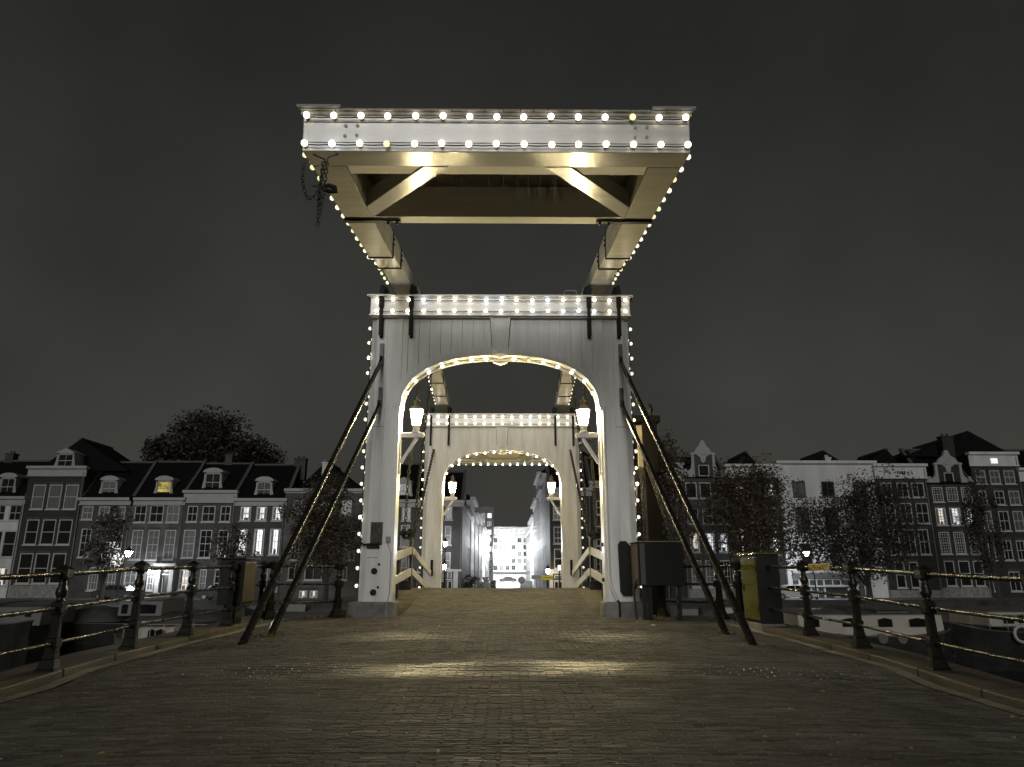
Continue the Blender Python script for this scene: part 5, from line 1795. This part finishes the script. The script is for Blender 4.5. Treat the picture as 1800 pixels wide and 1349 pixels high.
MB().tube([(0, 0, 0), (0, 0, 1.2)], [.08, .04], 6).build("trunk", bark, o)

# ------------------------------------------------------------------ boats
def boat(label, xl, xr, yw, Y, beam, deck, m_hull, cabins=(), ports=(), bow=1, name="houseboat", canvas_top=None, rail=False):
    """hull lies along X on the water; xl, xr = its ends, deck = height of the deck over the water"""
    L = xr - xl
    t = thing(name, label, "boat", ((xl + xr) / 2, Y, WZ), 0, "boats moored on the river")
    n = 14
    v, f = [], []
    for i in range(n + 1):
        u = i / n
        x = -L / 2 + L * u
        e = min(u, 1 - u) * 2
        wd = beam / 2 * (min(1, (e * 5)) ** .55 if (bow > 0 and u > .5) or (bow < 0 and u <= .5) else min(1, .75 + e * 3))
        sh = deck * (1 + .22 * (abs(u - .5) * 2) ** 3)
        v += [(x * .97, -wd * .8, -.3), (x, -wd, sh), (x, -wd + .12, sh), (x, wd - .12, sh), (x, wd, sh), (x * .97, wd * .8, -.3)]
    for i in range(n):
        for j in range(5):
            a = i * 6 + j
            f.append((a, a + 6, a + 7, a + 1))
    f += [tuple(range(6)), tuple(range(n * 6, n * 6 + 6))[::-1]]
    h = MB().add(v, f)
    hull = h.build("hull", m_hull, t)
    mb = MB()
    for s in (-1, 1):
        mb.tube([(v[i * 6 + (1 if s < 0 else 4)][0], v[i * 6 + (1 if s < 0 else 4)][1], v[i * 6 + 1][2]) for i in range(n + 1)], .05, 6)
    mb.build("gunwale", mat("gunwale_paint", (0.06, 0.055, 0.05), .5, .3), hull)
    for (px_, pz, r) in ports:
        MB().tube([(px_, -beam / 2 - .06, pz), (px_, -beam / 2 + .1, pz)], r * 1.25, 14).tube([(px_, -beam / 2 - .065, pz), (px_, -beam / 2 - .05, pz)], r, 14).build("porthole", mat("porthole_glass", (0.12, 0.11, 0.095), .2, .3, 3), t)
    for (cx0, cx1, z0, z1, m, wins) in cabins:
        d = beam * .38
        holes = wins
        mb = MB()
        mb.prism([(-d, z0), (d, z0), (d * .94, z1), (-d * .94, z1)], 'x', cx0, cx1)
        c = mb.build("cabin", m, t, bevel=.03)
        MB().prism([(-d - .1, z1 + .002), (d + .1, z1 + .002), (d * .5, z1 + .13), (-d * .5, z1 + .13)], 'x', cx0 - .08, cx1 + .08).build("cabin_roof", boatgrey if m is not canvas else canvas, c)
        for (a, b_, c0, c1, k) in wins:
            wm2 = MB()
            pts = [(a, c0), (b_, c0), (b_, c1 - .06), ((a + b_) / 2, c1), (a, c1 - .06)]
            wm2.prism(pts, 'y', -d - .012, -d + .06)
            w_ = wm2.build("window", PANE[k], c)
    if canvas_top:
        for (a, b_, z0, hgt) in canvas_top:
            mb = MB()
            n2, m2 = 10, 8
            vv = []
            for i in range(n2 + 1):
                u = i / n2
                for j in range(m2 + 1):
                    th = math.pi * j / m2
                    k = (math.sin(math.pi * min(1, max(0, u))) ** .35) * (1 + .08 * math.sin(u * 30 + j))
                    vv.append((a + (b_ - a) * u, -beam * .42 * math.cos(th), z0 + hgt * k * math.sin(th)))
            ff = [(i * (m2 + 1) + j, (i + 1) * (m2 + 1) + j, (i + 1) * (m2 + 1) + j + 1, i * (m2 + 1) + j + 1) for i in range(n2) for j in range(m2)]
            mb.add(vv, ff, True).build("canvas_cover", canvas, t)
    if rail:
        mb = MB()
        for i in range(8):
            x = -L * .4 + L * .8 * i / 7
            mb.tube([(x, -beam * .45, deck), (x, -beam * .45, deck + .75)], .02, 5)
        mb.tube([(-L * .4, -beam * .45, deck + .75), (L * .4, -beam * .45, deck + .75)], .02, 5)
        mb.build("deck_rail", chrome, t)
    return t


X = lambda x, y, Y: P(x, y, Y).x
Zr = lambda y, Y: P(900, y, Y).z - WZ
c0 = (X(-140, 1080, 46) + X(108, 1080, 46)) / 2
boat("long dark barge with a grey cabin and two small windows at the far left", X(-140, 1080, 46), X(108, 1080, 46), 0, 46, 4.6, Zr(1094, 46), steelhull,
     [(X(30, 1075, 46) - c0, X(104, 1075, 46) - c0, Zr(1096, 46), Zr(1063, 46), boatgrey, [(X(50, 1075, 46) - c0, X(59, 1075, 46) - c0, Zr(1081, 46), Zr(1072, 46), 'd'), (X(77, 1075, 46) - c0, X(87, 1075, 46) - c0, Zr(1081, 46), Zr(1072, 46), 'd')]),
      (X(-60, 1075, 46) - c0, X(28, 1075, 46) - c0, Zr(1096, 46), Zr(1082, 46), boatwhite, []), (X(-40, 1062, 46) - c0, X(32, 1062, 46) - c0, Zr(1081, 46), Zr(1060, 46), boatgrey, [])])
c0 = (X(100, 1080, 50) + X(425, 1080, 50)) / 2
boat("dark barge under a shiny canvas cover with a rounded wheelhouse", X(100, 1080, 50), X(425, 1080, 50), 0, 50, 4.6, Zr(1092, 50), steelhull,
     [(X(232, 1065, 50) - c0, X(306, 1065, 50) - c0, Zr(1080, 50), Zr(1054, 50), boatgrey, [(X(238, 1065, 50) - c0, X(248, 1065, 50) - c0, Zr(1076, 50), Zr(1060, 50), 'd'), (X(260, 1065, 50) - c0, X(296, 1065, 50) - c0, Zr(1076, 50), Zr(1060, 50), 'd')])],
     canvas_top=[(X(124, 1085, 50) - c0, X(232, 1085, 50) - c0, Zr(1090, 50), 1.0), (X(308, 1085, 50) - c0, X(410, 1085, 50) - c0, Zr(1090, 50), .7), (X(240, 1085, 50) - c0, X(330, 1085, 50) - c0, Zr(1088, 50), .55)], name="barge")
c0 = (X(225, 1110, 29) + X(420, 1110, 29)) / 2
boat("small motor boat with a pale slanted window cabin close to the left kerb", X(225, 1110, 29), X(420, 1110, 29), 0, 29, 2.6, Zr(1130, 29), boatgrey,
     [(X(264, 1108, 29) - c0, X(325, 1108, 29) - c0, Zr(1127, 29), Zr(1097, 29), boatwhite, [(X(282, 1110, 29) - c0, X(293, 1110, 29) - c0, Zr(1118, 29), Zr(1102, 29), 'd'), (X(295, 1110, 29) - c0, X(310, 1110, 29) - c0, Zr(1118, 29), Zr(1102, 29), 'd')])], name="motor_boat", rail=True)
c0 = (X(440, 1070, 56) + X(640, 1070, 56)) / 2
boat("covered sloop with pale canvas behind the left braces", X(440, 1070, 56), X(640, 1070, 56), 0, 56, 3.4, Zr(1074, 56), steelhull, [(X(512, 1066, 56) - c0, X(545, 1066, 56) - c0, Zr(1077, 56), Zr(1060, 56), boatgrey, [])],
     canvas_top=[(X(546, 1070, 56) - c0, X(610, 1070, 56) - c0, Zr(1075, 56), .8)], name="sloop")
c0 = (X(1372, 1100, 33) + X(1640, 1100, 33)) / 2
boat("cream houseboat with four arched windows and round portholes right of the green cabinet", X(1372, 1100, 33), X(1648, 1100, 33), 0, 33, 4.2, Zr(1113, 33), steelhull,
     [(X(1376, 1095, 33) - c0, X(1618, 1095, 33) - c0, Zr(1114, 33), Zr(1076, 33), boatwhite, [(X(a, 1090, 33) - c0, X(b_, 1090, 33) - c0, Zr(1098, 33), Zr(1083, 33), 'd') for a, b_ in ((1391, 1409), (1448, 1476), (1508, 1531), (1560, 1588))]),
      (X(1506, 1072, 33) - c0, X(1560, 1072, 33) - c0, Zr(1075, 33), Zr(1070, 33), boatgrey, [])],
     ports=[(X(1541, 1123, 31) - c0 + .1, Zr(1123, 31), .16), (X(1575, 1123, 31) - c0 + .1, Zr(1123, 31), .16), (X(1470, 1123, 31) - c0, Zr(1123, 31), .16)],
     canvas_top=[(X(1455, 1070, 33) - c0, X(1495, 1070, 33) - c0, Zr(1076, 33), .3)])
c0 = (X(1640, 1110, 37) + X(1900, 1110, 37)) / 2
t = boat("dark barge with a small pale cabin and a white life ring at the right edge", X(1640, 1110, 37), X(1900, 1110, 37), 0, 37, 4.4, Zr(1106, 37), steelhull,
         [(X(1702, 1085, 37) - c0, X(1783, 1085, 37) - c0, Zr(1098, 37), Zr(1072, 37), boatwhite, [(X(1724, 1085, 37) - c0, X(1741, 1085, 37) - c0, Zr(1093, 37), Zr(1078, 37), 'd'), (X(1749, 1085, 37) - c0, X(1765, 1085, 37) - c0, Zr(1092, 37), Zr(1077, 37), 'd')])], name="barge", rail=True)
mb = MB()
for k in range(16):
    a, b_ = 2 * math.pi * k / 16, 2 * math.pi * (k + 1) / 16
    mb.tube([(.36 * math.cos(a), 0, .36 * math.sin(a)), (.36 * math.cos(b_), 0, .36 * math.sin(b_))], .075, 7, False)
o = mb.build("life_ring", trimw)
o.location = (X(1797, 1115, 34.6), 34.6, P(1797, 1115, 34.6).z)
tag(o, "white life ring hung on the dark barge at the right edge", "life ring")
c0 = (X(1130, 1075, 52) + X(1300, 1075, 52)) / 2
boat("small white cabin boat between the dark box and the green cabinet", X(1130, 1075, 52), X(1310, 1075, 52), 0, 52, 3.2, Zr(1084, 52), boatgrey,
     [(X(1262, 1075, 52) - c0, X(1296, 1075, 52) - c0, Zr(1087, 52), Zr(1066, 52), boatwhite, [(X(1270, 1075, 52) - c0, X(1278, 1075, 52) - c0, Zr(1084, 52), Zr(1076, 52), 'd')]),
      (X(1180, 1075, 52) - c0, X(1215, 1075, 52) - c0, Zr(1087, 52), Zr(1068, 52), boatgrey, [])],
     canvas_top=[(X(1218, 1075, 52) - c0, X(1258, 1075, 52) - c0, Zr(1084, 52), .7)], name="cabin_boat")


# ------------------------------------------------------------------ parked cars
def car(label, x, y, rz, m):
    t = thing("parked_car", label, "car", (x, y, GZ + .004), rz, "cars parked beyond the river")
    prof_ = [(-2.1, .28), (-2.12, .62), (-2.0, .82), (-1.3, .90), (-.75, 1.38), (.55, 1.42), (1.35, .98), (2.05, .84), (2.15, .55), (2.1, .28)]
    MB().prism(prof_, 'y', -.82, .82).build("body", m, t, bevel=.07)
    mb = MB()
    mb.prism([(-1.12, .95), (-.70, 1.32), (-.05, 1.34), (-.05, .95)], 'y', -.826, .826).prism([(.05, .95), (.05, 1.34), (.5, 1.34), (1.1, .98)], 'y', -.826, .826)
    mb.build("side_window", glassd, t)
    for sx2 in (-1.3, 1.32):
        for sy2 in (-.74, .74):
            w_ = MB().tube([(sx2, sy2 - .1, .31), (sx2, sy2 + .1, .31)], .31, 16).build("wheel", tyre, t)
            MB().tube([(sx2, sy2 - .11, .31), (sx2, sy2 + .11, .31)], .18, 12).build("rim", chrome, w_)
    for sy2 in (-.6, .6):
        MB().ball((2.08, sy2, .66), .12, 8, 6, (.5, 1.3, .8)).build("headlight", trimw, t)
        MB().box(-2.13, -2.08, sy2 - .15, sy2 + .15, .62, .75).build("tail_light", mat("tail_lens", (.10, .02, .02), .2), t)
    return t


c1 = car("dark car parked before the lit windows on the left quay", X(388, 1050, 72), 72, 0, carp)
for lb, x, y, rz, white_ in (("white car parked before the broad white building", X(1394, 1055, 72.5), 72.5, 0, True),
                             ("dark car parked by the tree on the left quay", X(205, 1050, 73), 73, math.pi, False),
                             ("nearest white car parked at the mouth of the bright street", X(850, 1038, 92), 92, R(90), True),
                             ("dark car standing on the left of the bright street", X(862, 1036, 112), 112, R(90), False),
                             ("car parked on the right of the bright street", X(925, 1036, 104), 104, R(-90), True),
                             ("farthest car crossing the end of the bright street", X(893, 1030, 185), 185, 0, False)):
    o = dup(c1)
    o.location = (x, y, GZ + .004)
    o.rotation_euler = (0, 0, rz)
    o["label"] = lb
    if white_:
        bd = [c for c in o.children if c.name.startswith("body")][0]
        bd.data = bd.data.copy()
        bd.data.materials[0] = carw


# ------------------------------------------------------------------ signs by the street
def sign(label, x, y, Y, kind):
    p = P(x, y, Y)
    t = thing("traffic_sign", label, "sign", (p.x, Y, GZ), 0, "signs at the side street")
    h = p.z - GZ
    MB().tube([(0, .05, 0), (0, .05, h + .2)], .035, 6).build("sign_pole", iron, t)
    if kind == 'round':
        MB().tube([(0, -.03, h), (0, 0.01, h)], .40, 18).build("sign_plate", mat("sign_dark", (.05, .05, .05), .4), t)
        MB().tube([(0, -.045, h), (0, -.031, h)], .28, 16).build("sign_face", trim, t)
    elif kind == 'tri':
        MB().prism([(-.45, h + .35), (.45, h + .35), (0, h - .4)], 'y', -.03, .01).build("sign_plate", mat("sign_dark", (.05, .05, .05), .4), t)
        MB().prism([(-.28, h + .26), (.28, h + .26), (0, h - .2)], 'y', -.045, -.031).build("sign_face", trimw, t)
    else:
        MB().box(-.55, .55, -.03, .01, h - .22, h + .22).build("sign_plate", yellowp if kind == 'yellow' else boatgrey, t)
        MB().box(-.45, .45, -.038, -.031, h - .05, h + .05).build("sign_bar", mat("sign_dark", (.05, .05, .05), .4) if kind != 'yellow' else mat("sign_olive", (.4, .33, .03), .5), t)
    return t


sign("yellow sign under the warm lamp at the right street corner", 962, 1016, 75, 'yellow')
sign("dark round sign in the middle of the bright street", 917, 1020, 88, 'round')
sign("triangular sign on the left of the bright street", 853, 1020, 92, 'tri')
sign("grey oblong sign left of the yellow sign", 943, 1015, 80, 'grey')

# ------------------------------------------------------------------ fallen leaves and weeds
rng = random.Random(9)
mb = MB()
for k in range(150):
    x = rng.uniform(-4.6, 4.9)
    y = rng.uniform(4.8, 16.5) ** 1.0
    z = roadz(x, y) + .012
    a = rng.uniform(0, 6.3)
    s = rng.uniform(.012, .034)
    c, d = math.cos(a) * s, math.sin(a) * s
    mb.add([(x - c, y - d, z), (x - d * .6, y + c * .6, z + s * .5), (x + c, y + d, z + s * .2), (x + d * .6, y - c * .6, z + s * .35)], [(0, 3, 2, 1)])
tag(mb.build("fallen_leaves", leaffall), kind="stuff")
mb = MB()
for (cx, cy, n) in ((-3.75, 17.75, 60), (-3.98, 13.05, 26), (3.7, 17.3, 50), (4.05, 13.2, 20), (-4.2, 17.3, 40)):
    for k in range(n):
        x, y = cx + rng.gauss(0, .10), cy + rng.gauss(0, .08)
        z = max(roadz(max(-5, min(5, x)), min(y, 17.5)), .2) - .01
        a = rng.uniform(0, 6.3)
        s, h = rng.uniform(.01, .025), rng.uniform(.04, .13)
        mb.add([(x - s * math.cos(a), y - s * math.sin(a), z), (x + s * math.cos(a), y + s * math.sin(a), z), (x + rng.gauss(0, .04), y + rng.gauss(0, .04), z + h)], [(0, 1, 2)])
tag(mb.build("weeds", moss), kind="stuff")
o = MB().ball((0, 0, .02), .045, 8, 6, (1.2, 1, .6)).build("crumpled_paper", trimw)
p = P(1164, 1107, 13.4)
o.location = (p.x, 14.2, roadz(p.x, 14.2) + .02)
tag(o, "small scrap of white paper lying on the road right of centre", "litter")
